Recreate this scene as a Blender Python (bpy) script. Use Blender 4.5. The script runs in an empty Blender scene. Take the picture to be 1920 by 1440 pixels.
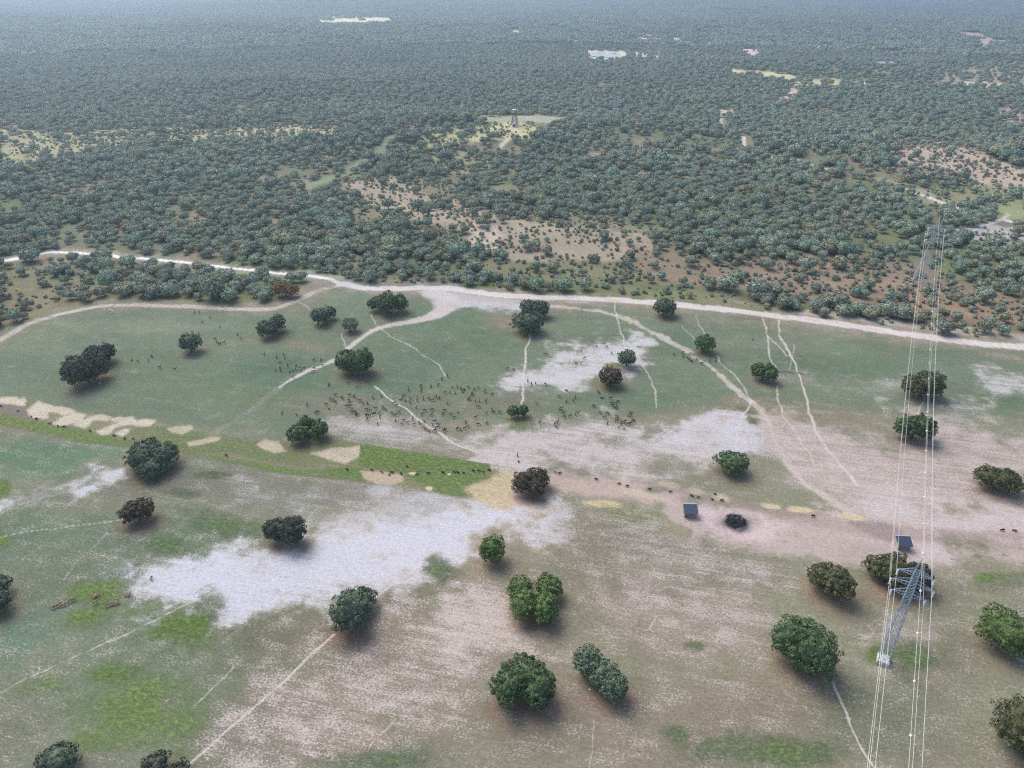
import bpy, bmesh, math, random
import numpy as np
from mathutils import Vector, Matrix
rnd = random.Random(7)
RN = np.random.RandomState(11)
scene = bpy.context.scene
# ------------------------------------------------------------------ camera
F_PX, PITCH, CAM_H = 1333.0, math.radians(30), 120.0
cam_d = bpy.data.cameras.new('camera'); cam = bpy.data.objects.new('camera', cam_d)
scene.collection.objects.link(cam); scene.camera = cam
cam.location = (0, 0, CAM_H); cam.rotation_euler = (math.radians(90) - PITCH, 0, 0)
cam_d.sensor_width = 36; cam_d.lens = 36 * F_PX / 1920; cam_d.clip_start = 1; cam_d.clip_end = 20000
# ------------------------------------------------------------------ light
SUN_AZ, SUN_EL = math.radians(-42), math.radians(54)     # azimuth from +Y, negative = left
world = bpy.data.worlds.new('World'); scene.world = world; world.use_nodes = True
wn = world.node_tree; bg = wn.nodes['Background']
sky = wn.nodes.new('ShaderNodeTexSky'); sky.sky_type = 'NISHITA'; sky.sun_disc = False
sky.sun_elevation = SUN_EL; sky.sun_rotation = SUN_AZ
sky.air_density = 1.0; sky.dust_density = 3.0; sky.ozone_density = 1.0
wn.links.new(sky.outputs[0], bg.inputs[0]); bg.inputs[1].default_value = 0.135
sd = bpy.data.lights.new('sun', 'SUN'); sun = bpy.data.objects.new('sun', sd); scene.collection.objects.link(sun)
sd.energy = 1.35; sd.angle = math.radians(42); sd.color = (1.0, 0.95, 0.88)
sdir = Vector((math.sin(SUN_AZ) * math.cos(SUN_EL), math.cos(SUN_AZ) * math.cos(SUN_EL), math.sin(SUN_EL)))
sun.rotation_euler = sdir.to_track_quat('Z', 'Y').to_euler()
vs = scene.view_settings; vs.view_transform = 'Standard'; vs.look = 'None'; vs.gamma = 1; vs.exposure = 0.76
cy = scene.cycles
cy.max_bounces = 4; cy.diffuse_bounces = 2; cy.glossy_bounces = 1; cy.transmission_bounces = 1
cy.volume_bounces = 0; cy.transparent_max_bounces = 4; cy.use_denoising = False; cy.filter_width = 1.2
try: cy.denoiser = 'OPENIMAGEDENOISE'
except Exception: pass
KAL = 1.42          # display brightness of a white surface under this light

# ------------------------------------------------------------------ noise, terrain, projection
def _h(ix, iy, s):
    n = (ix.astype(np.int64) * 374761393 + iy.astype(np.int64) * 668265263 + s * 974711) & 0x7fffffff
    n = ((n ^ (n >> 13)) * 1274126177) & 0x7fffffff
    return ((n ^ (n >> 16)) & 0xffff) / 65535.0
def vnoise(x, y, s=0):
    ix = np.floor(x); iy = np.floor(y); fx = x - ix; fy = y - iy
    fx = fx * fx * (3 - 2 * fx); fy = fy * fy * (3 - 2 * fy)
    a = _h(ix, iy, s); b = _h(ix + 1, iy, s); c = _h(ix, iy + 1, s); d = _h(ix + 1, iy + 1, s)
    return (a * (1 - fx) + b * fx) * (1 - fy) + (c * (1 - fx) + d * fx) * fy
def fbm(x, y, sc, oc=4, s=0):
    r = 0; a = .5; t = 0
    for i in range(oc):
        r = r + a * vnoise(x / sc + 17.3 * i, y / sc - 9.1 * i, s + i); t += a; a *= .5; sc *= .5
    return r / t
def sstep(a, b, x):
    t = np.clip((x - a) / (b - a), 0, 1); return t * t * (3 - 2 * t)
def terrain(x, y):
    x = np.asarray(x, float); y = np.asarray(y, float); r = np.hypot(x, y)
    def G(cx, cy_, rx, ry, h, rot=0):
        c, s = math.cos(rot), math.sin(rot); u = (x - cx) * c + (y - cy_) * s; v = -(x - cx) * s + (y - cy_) * c
        return h * np.exp(-(u / rx) ** 2 - (v / ry) ** 2)
    z = G(-15, 640, 110, 60, 13) + G(-110, 600, 90, 45, 5)
    z = z + G(0, 372, 110, 30, 5, -.25) + G(330, 540, 130, 55, 9, -.3)
    z = z + G(-300, 900, 220, 110, 9) + G(420, 1050, 260, 130, 12)
    z = z + sstep(330, 800, r) * (fbm(x, y, 160, 2, 5) - .5) * 7
    z = z + sstep(1300, 2600, r) * (fbm(x, y, 900, 3, 9) - .42) * 46
    return z
def ray(px, py):
    u = (px - 960) / F_PX; v = (720 - py) / F_PX
    return u, math.cos(PITCH) + v * math.sin(PITCH), -math.sin(PITCH) + v * math.cos(PITCH)
def gp(px, py, z=None):
    """point where the sight line meets the ground (or the height z)"""
    dx, dy, dz = ray(px, py); zz = 0.0
    if z is not None:
        t = (z - CAM_H) / dz; return Vector((dx * t, dy * t, z))
    for _ in range(14):
        t = (zz - CAM_H) / dz; zn = float(terrain(dx * t, dy * t)); zz = zz * .4 + zn * .6
    t = (zz - CAM_H) / dz
    return Vector((dx * t, dy * t, float(terrain(dx * t, dy * t))))
def to_px(x, y, z):
    zz = z - CAM_H; d = y * math.cos(PITCH) - zz * math.sin(PITCH); u = y * math.sin(PITCH) + zz * math.cos(PITCH)
    ok = d > 5; dd = np.where(ok, d, 5)
    return np.where(ok, 960 + F_PX * x / dd, 1e5), np.where(ok, 720 - F_PX * u / dd, 1e5)
def pxm(p):
    return F_PX / (p[1] * math.cos(PITCH) - (p[2] - CAM_H) * math.sin(PITCH))
def lin(h):
    c = [int(h[i:i + 2], 16) / 255 for i in (0, 2, 4)]
    return [(v / 12.92 if v <= .04045 else ((v + .055) / 1.055) ** 2.4) for v in c]
def alb(h): return [min(v / KAL, .85) for v in lin(h)]

# ------------------------------------------------------------------ objects helpers
def tag(o, label=None, cat=None, group=None, kind=None):
    if label: o['label'] = label
    if cat: o['category'] = cat
    if group: o['group'] = group
    if kind: o['kind'] = kind
    return o
def link(o, parent=None):
    scene.collection.objects.link(o)
    if parent: o.parent = parent
    return o
def mesh_obj(name, verts, faces, mat, parent=None, smooth=False, lnk=True):
    me = bpy.data.meshes.new(name); me.from_pydata([tuple(v) for v in verts], [], faces)
    if smooth: me.polygons.foreach_set('use_smooth', [True] * len(me.polygons))
    if mat: me.materials.append(mat)
    me.update()
    o = bpy.data.objects.new(name, me)
    return link(o, parent) if lnk else o
def empty(name, loc, rz=0):
    o = bpy.data.objects.new(name, None); o.location = loc; o.rotation_euler = (0, 0, rz); o.empty_display_size = .5
    return link(o)
class MB:
    def __init__(s): s.v = []; s.f = []
    def box(s, c, size, rot=None):
        n = len(s.v); m = rot or Matrix.Identity(3)
        for i in (-1, 1):
            for j in (-1, 1):
                for k in (-1, 1):
                    s.v.append(Vector(c) + m @ Vector((i * size[0] / 2, j * size[1] / 2, k * size[2] / 2)))
        for f in ((0, 1, 3, 2), (4, 6, 7, 5), (0, 4, 5, 1), (2, 3, 7, 6), (0, 2, 6, 4), (1, 5, 7, 3)):
            s.f.append([n + i for i in f])
        return s
    def bar(s, a, b, w, sides=4, w2=None):
        a = Vector(a); b = Vector(b); d = (b - a).normalized(); w2 = w2 or w
        u = d.cross(Vector((0, 0, 1)) if abs(d.z) < .95 else Vector((1, 0, 0))).normalized(); v = d.cross(u)
        n = len(s.v)
        for p, ww in ((a, w), (b, w2)):
            for k in range(sides):
                t = 2 * math.pi * (k + .5) / sides; s.v.append(p + (u * math.cos(t) + v * math.sin(t)) * ww)
        for k in range(sides):
            k2 = (k + 1) % sides; s.f.append([n + k, n + k2, n + sides + k2, n + sides + k])
        s.f.append([n + k for k in range(sides)][::-1]); s.f.append([n + sides + k for k in range(sides)])
        return s
    def tube(s, pts, r, sides=5):
        n = len(s.v); m = len(pts)
        for i, p in enumerate(pts):
            d = (Vector(pts[min(i + 1, m - 1)]) - Vector(pts[max(i - 1, 0)])).normalized()
            u = d.cross(Vector((0, 0, 1)) if abs(d.z) < .95 else Vector((1, 0, 0))).normalized(); v = d.cross(u)
            rr = r[i] if hasattr(r, '__len__') else r
            for k in range(sides):
                t = 2 * math.pi * k / sides; s.v.append(Vector(p) + (u * math.cos(t) + v * math.sin(t)) * rr)
        for i in range(m - 1):
            for k in range(sides):
                k2 = (k + 1) % sides; a = n + i * sides
                s.f.append([a + k, a + k2, a + sides + k2, a + sides + k])
        s.f.append([n + k for k in range(sides)][::-1]); s.f.append([n + (m - 1) * sides + k for k in range(sides)])
        return s
    def build(s, name, mat, parent=None, smooth=False): return mesh_obj(name, s.v, s.f, mat, parent, smooth)

_fa, _fb = gp(650, 1165), gp(850, 1203); FURROW = math.atan2(_fb.y - _fa.y, _fb.x - _fa.x)
# ------------------------------------------------------------------ materials
def N(nt, t, **kw):
    n = nt.nodes.new(t)
    for k, v in kw.items():
        if k.startswith('i_'):
            key = k[2:]; n.inputs[int(key) if key.isdigit() else key.replace('_', ' ')].default_value = v
        else: setattr(n, k, v)
    return n
def newmat(name, rough=.85, spec=.2):
    m = bpy.data.materials.new(name); m.use_nodes = True; nt = m.node_tree; p = nt.nodes['Principled BSDF']
    p.inputs['Roughness'].default_value = rough; p.inputs['Specular IOR Level'].default_value = spec
    return m, nt, p
def noisy(name, c1, c2, scale, rough=.8, metal=0, spec=.2, bump=0):
    m, nt, p = newmat(name, rough, spec); p.inputs['Metallic'].default_value = metal
    tc = N(nt, 'ShaderNodeTexCoord'); nz = N(nt, 'ShaderNodeTexNoise'); nz.inputs['Scale'].default_value = scale; nz.inputs['Detail'].default_value = 4
    mx = N(nt, 'ShaderNodeMix', data_type='RGBA'); mx.inputs[6].default_value = (*c1, 1); mx.inputs[7].default_value = (*c2, 1)
    nt.links.new(tc.outputs['Object'], nz.inputs['Vector']); nt.links.new(nz.outputs['Fac'], mx.inputs[0]); nt.links.new(mx.outputs[2], p.inputs['Base Color'])
    if bump:
        b = N(nt, 'ShaderNodeBump'); b.inputs['Strength'].default_value = bump; b.inputs['Distance'].default_value = .05
        nt.links.new(nz.outputs['Fac'], b.inputs['Height']); nt.links.new(b.outputs[0], p.inputs['Normal'])
    return m
def foliage(name, dark, light, vary=.35, instancer=False):
    m, nt, p = newmat(name, .75, .25)
    geo = N(nt, 'ShaderNodeNewGeometry'); oi = N(nt, 'ShaderNodeObjectInfo')
    nz = N(nt, 'ShaderNodeTexNoise'); nz.inputs['Scale'].default_value = .7; nz.inputs['Detail'].default_value = 3
    nt.links.new(geo.outputs['Position'], nz.inputs['Vector'])
    a = N(nt, 'ShaderNodeMath', operation='MULTIPLY'); a.inputs[1].default_value = .65; nt.links.new(geo.outputs['Random Per Island'], a.inputs[0])
    b = N(nt, 'ShaderNodeMath', operation='MULTIPLY_ADD'); b.inputs[1].default_value = 1.3; nt.links.new(nz.outputs['Fac'], b.inputs[0])
    c = N(nt, 'ShaderNodeMath', operation='SUBTRACT'); c.inputs[1].default_value = .5
    nt.links.new(a.outputs[0], b.inputs[2]); nt.links.new(b.outputs[0], c.inputs[0])
    mx = N(nt, 'ShaderNodeMix', data_type='RGBA'); mx.inputs[6].default_value = (*dark, 1); mx.inputs[7].default_value = (*light, 1)
    nt.links.new(c.outputs[0], mx.inputs[0])
    hs = N(nt, 'ShaderNodeHueSaturation')
    v = N(nt, 'ShaderNodeMath', operation='MULTIPLY_ADD'); v.inputs[1].default_value = 2 * vary; v.inputs[2].default_value = 1 - vary
    if instancer == 'attr':
        at = N(nt, 'ShaderNodeAttribute', attribute_type='INSTANCER', attribute_name='tint')
        src = at.outputs['Fac']
    else: src = oi.outputs['Random']
    nt.links.new(src, v.inputs[0]); nt.links.new(v.outputs[0], hs.inputs['Value'])
    fr = N(nt, 'ShaderNodeMath', operation='MULTIPLY'); fr.inputs[1].default_value = 7.31; nt.links.new(src, fr.inputs[0])
    f2 = N(nt, 'ShaderNodeMath', operation='FRACT'); nt.links.new(fr.outputs[0], f2.inputs[0])
    # some trees lean to brown or to blue green
    rmp = N(nt, 'ShaderNodeValToRGB'); e = rmp.color_ramp.elements
    e[0].position = 0; e[0].color = (1.18, 1.0, .84, 1); e[1].position = .1; e[1].color = (1.1, 1.02, .9, 1)
    for pos, col in ((.22, (1, 1, 1, 1)), (.7, (.95, 1.0, 1.02, 1)), (.85, (.88, 1.06, 1.1, 1)), (1, (1.0, 1.15, .95, 1))):
        q = rmp.color_ramp.elements.new(pos); q.color = col
    nt.links.new(f2.outputs[0], rmp.inputs[0])
    ml = N(nt, 'ShaderNodeMix', data_type='RGBA', blend_type='MULTIPLY'); ml.inputs[0].default_value = 1 if instancer else 0
    nt.links.new(mx.outputs[2], hs.inputs['Color']); nt.links.new(hs.outputs[0], ml.inputs[6]); nt.links.new(rmp.outputs[0], ml.inputs[7])
    nt.links.new(ml.outputs[2], p.inputs['Base Color'])
    return m
M = {}
M['bark'] = noisy('bark', (.05, .04, .03), (.12, .1, .08), 3, .9)
FOL = {'green': ((.022, .042, .018), (.085, .13, .055)), 'teal': ((.024, .038, .024), (.105, .14, .09)),
       'olive': ((.03, .036, .016), (.10, .105, .048)), 'dark': ((.02, .025, .018), (.07, .078, .055)),
       'brown': ((.028, .024, .016), (.095, .08, .05)), 'pale': ((.035, .055, .034), (.15, .19, .12)),
       'bright': ((.03, .055, .016), (.115, .165, .055))}
for k, (d, l) in FOL.items(): M['f_' + k] = foliage('foliage_' + k, [v * 1.1 for v in d], [v * 1.65 for v in l], .1)
M['f_forest'] = foliage('foliage_forest', (.062, .08, .055), (.49, .54, .385), .2, 'obj')
M['f_stuff'] = foliage('foliage_far', (.062, .08, .055), (.49, .54, .385), .2, 'attr')
M['f_orange'] = foliage('foliage_orange', (.12, .075, .035), (.42, .26, .13), .1)
M['steel'] = noisy('galvanised_steel', (.28, .36, .44), (.4, .48, .56), 1.5, .5, .3, .4)
M['steel_far'] = noisy('galvanised_steel_pale', (.36, .4, .44), (.5, .54, .58), 1.5, .5, .3, .4)
M['wire'] = noisy('aluminium_cable', (.55, .55, .52), (.68, .68, .64), .3, .4, .2, .5)
M['glass'] = noisy('insulator_glass', (.7, .78, .78), (.85, .9, .9), 4, .2, 0, .6)
M['teal_glass'] = noisy('insulator_teal', (.3, .62, .66), (.45, .75, .78), 4, .2, 0, .6)
M['ball'] = noisy('marker_white', (.8, .8, .78), (.85, .85, .83), 2, .4)
M['concrete'] = noisy('concrete', (.5, .48, .44), (.66, .64, .6), 2, .9)
M['navy'] = noisy('navy_sheet_metal', (.035, .05, .085), (.06, .08, .125), 1.2, .5, .0, .4)
M['wood'] = noisy('weathered_wood', (.2, .15, .11), (.38, .3, .23), 3, .9)
M['paletimber'] = noisy('pale_timber', (.4, .34, .28), (.55, .48, .42), 3, .9)
M['hay'] = noisy('hay', (.4, .34, .2), (.6, .52, .32), 5, .95, bump=.6)
M['rust'] = noisy('rusty_steel', (.22, .16, .14), (.36, .28, .25), 2, .7, .2)
M['greymetal'] = noisy('grey_sheet_metal', (.4, .42, .45), (.55, .57, .6), 1, .5, .2)
M['darkwood'] = noisy('dark_roof', (.03, .03, .035), (.07, .07, .08), 1, .8)
M['white'] = noisy('white_plaster', (.7, .69, .66), (.8, .79, .77), 1, .8)
M['twig'] = noisy('dark_twigs', (.02, .022, .028), (.06, .062, .075), 4, .95)
M['deadbark'] = noisy('dead_bark', (.04, .042, .05), (.1, .1, .115), 4, .9)
M['deer_d'] = noisy('deer_coat_dark', (.035, .026, .022), (.075, .055, .045), 5, .8)
M['deer_b'] = noisy('deer_coat_brown', (.10, .06, .04), (.17, .1, .065), 5, .8)
M['deer_r'] = noisy('deer_coat_tawny', (.26, .155, .10), (.42, .28, .19), 5, .8)
M['boar'] = noisy('boar_bristle', (.012, .011, .011), (.035, .03, .028), 6, .9)
M['stone'] = noisy('pale_stone', (.55, .53, .48), (.75, .73, .69), 2, .9)
mw, ntw, pw = newmat('pond_water', .12, .5); M['water'] = mw
pw.inputs['Base Color'].default_value = (.35, .38, .4, 1)
nz = N(ntw, 'ShaderNodeTexNoise'); nz.inputs['Scale'].default_value = 2.5; bb = N(ntw, 'ShaderNodeBump'); bb.inputs['Strength'].default_value = .15
tcw = N(ntw, 'ShaderNodeTexCoord'); ntw.links.new(tcw.outputs['Object'], nz.inputs['Vector']); ntw.links.new(nz.outputs['Fac'], bb.inputs['Height']); ntw.links.new(bb.outputs[0], pw.inputs['Normal'])

def ground_material():
    m, nt, p = newmat('ground_soil_grass', .95, .08); L = nt.links.new
    ac = N(nt, 'ShaderNodeAttribute', attribute_name='col'); am = N(nt, 'ShaderNodeAttribute', attribute_name='msk')
    sep = N(nt, 'ShaderNodeSeparateColor'); L(am.outputs['Color'], sep.inputs[0])   # R stubble, G tufts, B grit
    geo = N(nt, 'ShaderNodeNewGeometry')
    def math_(op, a, b, c=None, clamp=False):
        n = N(nt, 'ShaderNodeMath', operation=op); n.use_clamp = clamp
        for i, v in enumerate((a, b, c)):
            if v is None: continue
            if hasattr(v, 'links'): L(v, n.inputs[i])
            else: n.inputs[i].default_value = v
        return n.outputs[0]
    def mapr(v, a, b, c, d):
        n = N(nt, 'ShaderNodeMapRange'); n.clamp = True
        for i, x in enumerate((v, a, b, c, d)):
            if hasattr(x, 'links'): L(x, n.inputs[i])
            else: n.inputs[i].default_value = x
        return n.outputs[0]
    def mix(f, a, b, bt='MIX'):
        n = N(nt, 'ShaderNodeMix', data_type='RGBA', blend_type=bt)
        for i, x in ((0, f), (6, a), (7, b)):
            if hasattr(x, 'links'): L(x, n.inputs[i])
            else: n.inputs[i].default_value = x if i == 0 else (*x, 1)
        return n.outputs[2]
    R, G_, B_ = sep.outputs[0], sep.outputs[1], sep.outputs[2]
    vr = N(nt, 'ShaderNodeVectorRotate', rotation_type='Z_AXIS'); vr.inputs['Angle'].default_value = -FURROW; L(geo.outputs['Position'], vr.inputs['Vector'])
    def noise(su, sv, detail=3, rough=.6, off=0):
        mp = N(nt, 'ShaderNodeMapping'); mp.inputs['Location'].default_value = (off, off * .7, 0); mp.inputs['Scale'].default_value = (su, sv, 0)
        L(vr.outputs[0], mp.inputs['Vector'])
        n = N(nt, 'ShaderNodeTexNoise'); n.inputs['Scale'].default_value = 1; n.inputs['Detail'].default_value = detail; n.inputs['Roughness'].default_value = rough
        L(mp.outputs[0], n.inputs['Vector']); return n.outputs['Fac']
    speck = noise(2.1, 3.1, 3, .75); furr = noise(.03, .85, 3, .6, 5); mid = noise(.16, .26, 3, .6, 9); big = noise(.035, .06, 5, .65, 13)
    grain = noise(.9, 1.5, 4, .9, 21); fine = noise(4, 5, 1, .6, 3)
    # stubble: pale straw flecks; the share covered follows R
    cov = math_('ADD', R, math_('MULTIPLY', math_('SUBTRACT', mid, .5), 1.5))
    cov = math_('ADD', cov, math_('MULTIPLY', math_('SUBTRACT', furr, .5), mapr(R, .3, .8, .5, 1.5)))
    th = mapr(cov, -.2, 1.2, .74, .33)
    fleck = mapr(math_('SUBTRACT', speck, th), -.05, .08, 0, 1)
    fleck = math_('MULTIPLY', fleck, mapr(R, .0, .15, 0, 1))
    ah = N(nt, 'ShaderNodeAttribute', attribute_name='stub')
    stc = mix(1.0, ah.outputs['Color'], N_rgb(nt, mapr(grain, .3, .7, .72, 1.16), L), 'MULTIPLY')
    var = mapr(big, .3, .7, .88, 1.12)
    base = mix(1.0, ac.outputs['Color'], N_rgb(nt, var, L), 'MULTIPLY')
    base = mix(math_('MULTIPLY', mapr(mid, .45, .7, 0, .5), B_), base, mix(1.0, base, N_hue(nt), 'MULTIPLY'))
    gr = mapr(grain, .28, .72, .5, 1.5)
    base = mix(mapr(B_, 0, 1, .45, 1), base, mix(1.0, base, N_rgb(nt, gr, L), 'MULTIPLY'))
    col = mix(math_('MULTIPLY', fleck, .92), base, stc)
    # tufts of grass
    tuft = noise(.75, 1.15, 5, .85, 31)
    tcol = mix(mapr(tuft, .4, .6, 0, 1), alb('56703a'), alb('a3ba6c'))
    tcol = mix(mapr(big, .35, .65, 0, .5), tcol, alb('7c8550'))
    tcol = mix(.38, tcol, mix(1.0, ac.outputs['Color'], N_rgb(nt, mapr(tuft, .4, .6, .5, 1.35), L), 'MULTIPLY'))
    tcol = mix(1.0, tcol, N_rgb(nt, mapr(grain, .3, .7, .65, 1.3), L), 'MULTIPLY')
    thr = mapr(math_('SUBTRACT', math_('ADD', G_, math_('MULTIPLY', math_('SUBTRACT', tuft, .5), 3.4)), .55), 0, .3, 0, 1)
    thr = math_('MULTIPLY', thr, mapr(G_, 0, .8, 0, .95))
    col = mix(thr, col, tcol)
    L(col, p.inputs['Base Color'])
    bp = N(nt, 'ShaderNodeBump'); bp.inputs['Distance'].default_value = .5
    hgt = math_('ADD', math_('MULTIPLY', speck, .25), math_('MULTIPLY', tuft, math_('MULTIPLY', G_, 2.2)))
    hgt = math_('ADD', hgt, math_('MULTIPLY', fine, .12)); L(hgt, bp.inputs['Height']); bp.inputs['Strength'].default_value = .6
    L(bp.outputs[0], p.inputs['Normal'])
    return m
def N_hue(nt):
    n = N(nt, 'ShaderNodeCombineColor')
    for i, v in enumerate((1.1, 1.0, .93)): n.inputs[i].default_value = v
    return n.outputs[0]
def N_rgb(nt, v, L):
    n = N(nt, 'ShaderNodeCombineColor')
    for i in range(3): L(v, n.inputs[i])
    return n.outputs[0]
M['ground'] = ground_material()

# ------------------------------------------------------------------ tree list of the pasture (boxes of crowns in photo pixels)
# name kind, foliage, lobes, label
FT = [
 ('dark', [(120, 666, 172, 722), (150, 664, 196, 712)], 'dark grey-green oak with drooping crown, larger of the touching pair at left of the pasture'),
 ('dark', [(160, 648, 192, 676), (180, 641, 212, 682)], 'dark grey-green oak, smaller and farther of the touching pair at left of the pasture'),
 ('teal', [(336, 626, 374, 658)], 'small round blue-green oak alone in the left of the green pasture'),
 ('teal', [(483, 600, 520, 630), (506, 590, 533, 620)], 'two-lobed grey-green oak below the bend of the curved dirt track'),
 ('teal', [(584, 578, 616, 606), (604, 575, 629, 596)], 'dark oak between the bend of the dirt track and the small pale bush'),
 ('green', [(690, 558, 716, 580), (708, 546, 744, 588), (736, 553, 763, 582)], 'wide three-lobed oak just below the gravel road where the sandy track leaves it'),
 ('pale', [(641, 597, 670, 619)], 'small pale blue-green bushy tree left of the sandy winding track'),
 ('green', [(631, 656, 668, 696), (655, 654, 698, 700)], 'round dark green oak standing where the sandy winding track narrows'),
 ('teal', [(976, 563, 1008, 590), (998, 564, 1030, 592)], 'grey-green oak, farther of the touching pair below the middle of the road'),
 ('teal', [(964, 584, 1018, 622)], 'dark blue-green oak, nearer of the touching pair below the middle of the road'),
 ('teal', [(1227, 560, 1267, 590)], 'small oak with a pale crown close under the gravel road right of centre'),
 ('green', [(1303, 628, 1339, 657)], 'small round oak on bare soil beside the deer filing along the path'),
 ('green', [(1409, 680, 1436, 708), (1428, 683, 1456, 713)], 'small oak at the left end of the dark ditch in the right pasture'),
 ('teal', [(1160, 657, 1192, 685)], 'small round green oak where a footpath from the road ends'),
 ('brown', [(1124, 690, 1166, 722)], 'small brownish oak beside the pale patch of stubble'),
 ('green', [(953, 762, 972, 780), (970, 760, 990, 778)], 'tiny sparse tree on a green tuft in the midst of the deer herd'),
 ('green', [(540, 796, 578, 828), (560, 781, 590, 810), (584, 785, 613, 822)], 'irregular dark green oak on the grassy strip left of the deer herd'),
 ('teal', [(238, 838, 285, 880), (250, 823, 300, 860), (290, 826, 330, 876), (255, 855, 310, 894)], 'big blue-green oak with an open dark centre below the straw patches'),
 ('brown', [(229, 940, 262, 980), (245, 935, 286, 972)], 'small dark brown oak at the end of the thin path at left'),
 ('dark', [(495, 972, 540, 1014), (520, 968, 571, 1020)], 'grey-green oak on the upper edge of the wide pale stubble field'),
 ('brown', [(961, 885, 1000, 922), (985, 878, 1028, 915), (990, 895, 1020, 931)], 'dark brown oak at the right end of the bright green strip'),
 ('green', [(1345, 846, 1403, 888)], 'round dark green oak on bare ground above the first feeding shelter'),
 ('olive', [(1696, 702, 1730, 742), (1718, 697, 1770, 742)], 'wide olive oak under the power cables, farther of the two in line'),
 ('green', [(1681, 780, 1722, 820), (1708, 778, 1751, 823)], 'wide dark green oak under the power cables, nearer of the two in line'),
 ('olive', [(1831, 874, 1875, 912), (1860, 878, 1917, 923)], 'wide yellowish olive oak near the right edge of the photo'),
 ('bright', [(899, 1007, 946, 1053)], 'small bright green oak in the middle of the lower pasture'),
 ('bright', [(953, 1082, 1000, 1125), (1003, 1078, 1054, 1122), (960, 1100, 1006, 1166), (998, 1108, 1046, 1166)], 'large four-lobed bright green oak in the middle of the lower pasture'),
 ('teal', [(640, 1101, 704, 1152), (620, 1116, 688, 1183)], 'dense oval dark oak at the end of the long diagonal footpath'),
 ('green', [(925, 1240, 985, 1331), (980, 1242, 1040, 1328), (950, 1229, 1018, 1285)], 'large forked green oak, left of the two at the bottom centre'),
 ('pale', [(1078, 1214, 1130, 1268), (1105, 1240, 1158, 1292), (1125, 1262, 1175, 1312)], 'elongated pale green oak, right of the two at the bottom centre'),
 ('green', [(1450, 1160, 1525, 1235), (1480, 1165, 1564, 1263)], 'largest round dark green oak, left of the near pylon base'),
 ('olive', [(1517, 1056, 1570, 1105), (1545, 1062, 1599, 1122)], 'two-lobed olive oak left of the tree behind the near pylon'),
 ('olive', [(1625, 1042, 1680, 1085), (1655, 1038, 1710, 1105)], 'wide olive oak just behind the near pylon below the second shelter'),
 ('dark', [(1705, 1052, 1746, 1108)], 'dark small oak hidden behind the arms of the near pylon'),
 ('bright', [(1843, 1141, 1935, 1222)], 'large bright green oak cut by the right edge, farther of the two there'),
 ('olive', [(1875, 1314, 1970, 1412)], 'olive oak cut by the right edge in the bottom corner'),
 ('teal', [(72, 1395, 140, 1455)], 'grey-green oak cut by the bottom edge in the left corner'),
 ('dark', [(268, 1411, 314, 1450)], 'dark oak cut by the bottom edge, left of the small dark bush'),
 ('dark', [(322, 1427, 352, 1450)], 'small dark bush cut by the bottom edge'),
 ('teal', [(-32, 1080, 20, 1112), (-30, 1105, 20, 1148)], 'blue-green oak cut by the left edge beside the bright grass'),
]
def lobe_geom(b):
    cx, cy_ = (b[0] + b[2]) / 2, (b[1] + b[3]) / 2; w, h = b[2] - b[0], b[3] - b[1]
    a = PITCH + math.atan((cy_ - 720) / F_PX); zc = 3.0
    for _ in range(4):
        P = gp(cx, cy_, zc); s = pxm(P); r = w / 2 / s; hh = h / 2 / s
        c2 = max(hh * hh - (r * math.sin(a)) ** 2, 0); c = math.sqrt(c2) / math.cos(a)
        c = min(max(c, .5 * r), 1.0 * r); zc = c + .9
    ry = min(max((math.sqrt(max(hh * hh - (c * math.cos(a)) ** 2, 0)) / math.sin(a)), .75 * r), 1.35 * r)
    P = gp(cx, cy_, zc); return P, r, ry, c
FTG = [[lobe_geom(b) for b in t[1]] for t in FT]

# ------------------------------------------------------------------ the ground sheet
az_f = np.radians(np.linspace(-46, 46, 1001)); az_b = np.radians(np.linspace(46, 314, 61)[1:-1])
az = np.concatenate([az_f, az_b]); NA = len(az)
ys = np.arange(1560, -6, -2.0); al = PITCH + np.arctan((ys - 720) / F_PX); rr = CAM_H / np.tan(al)
rr = np.concatenate([[2, 20, 40, 55], rr[rr > 60], [5200, 6000]]); NR = len(rr)
AA, RRR = np.meshgrid(az, rr); X = (RRR * np.sin(AA)).ravel(); Y = (RRR * np.cos(AA)).ravel()
# image rows are straight across: pull rings to constant depth ahead of the camera
Z = terrain(X, Y); PX, PY = to_px(X, Y, Z)
NV = len(X)
COL = np.zeros((NV, 3)); MSK = np.zeros((NV, 3)); STB = np.zeros((NV, 3))
n1 = fbm(X, Y, 22, 5, 31); n2 = fbm(X, Y, 6, 3, 41); n3 = fbm(X, Y, 60, 4, 51); n0 = fbm(X, Y, 1.6, 2, 61)
def _sel(x0, y0, x1, y1): return np.nonzero((PX > x0) & (PX < x1) & (PY > y0) & (PY < y1))[0]
def sdpoly(ix, poly):
    x = PX[ix]; y = PY[ix]; d = np.full(len(ix), 1e9); ins = np.zeros(len(ix), bool)
    m = len(poly)
    for i in range(m):
        ax, ay = poly[i]; bx, by = poly[(i + 1) % m]; ex, ey = bx - ax, by - ay
        t = np.clip(((x - ax) * ex + (y - ay) * ey) / (ex * ex + ey * ey + 1e-9), 0, 1)
        d = np.minimum(d, np.hypot(x - ax - t * ex, y - ay - t * ey))
        if ay != by: ins ^= ((ay > y) != (by > y)) & (x < ex * (y - ay) / (by - ay) + ax)
    return np.where(ins, d, -d)
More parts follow.
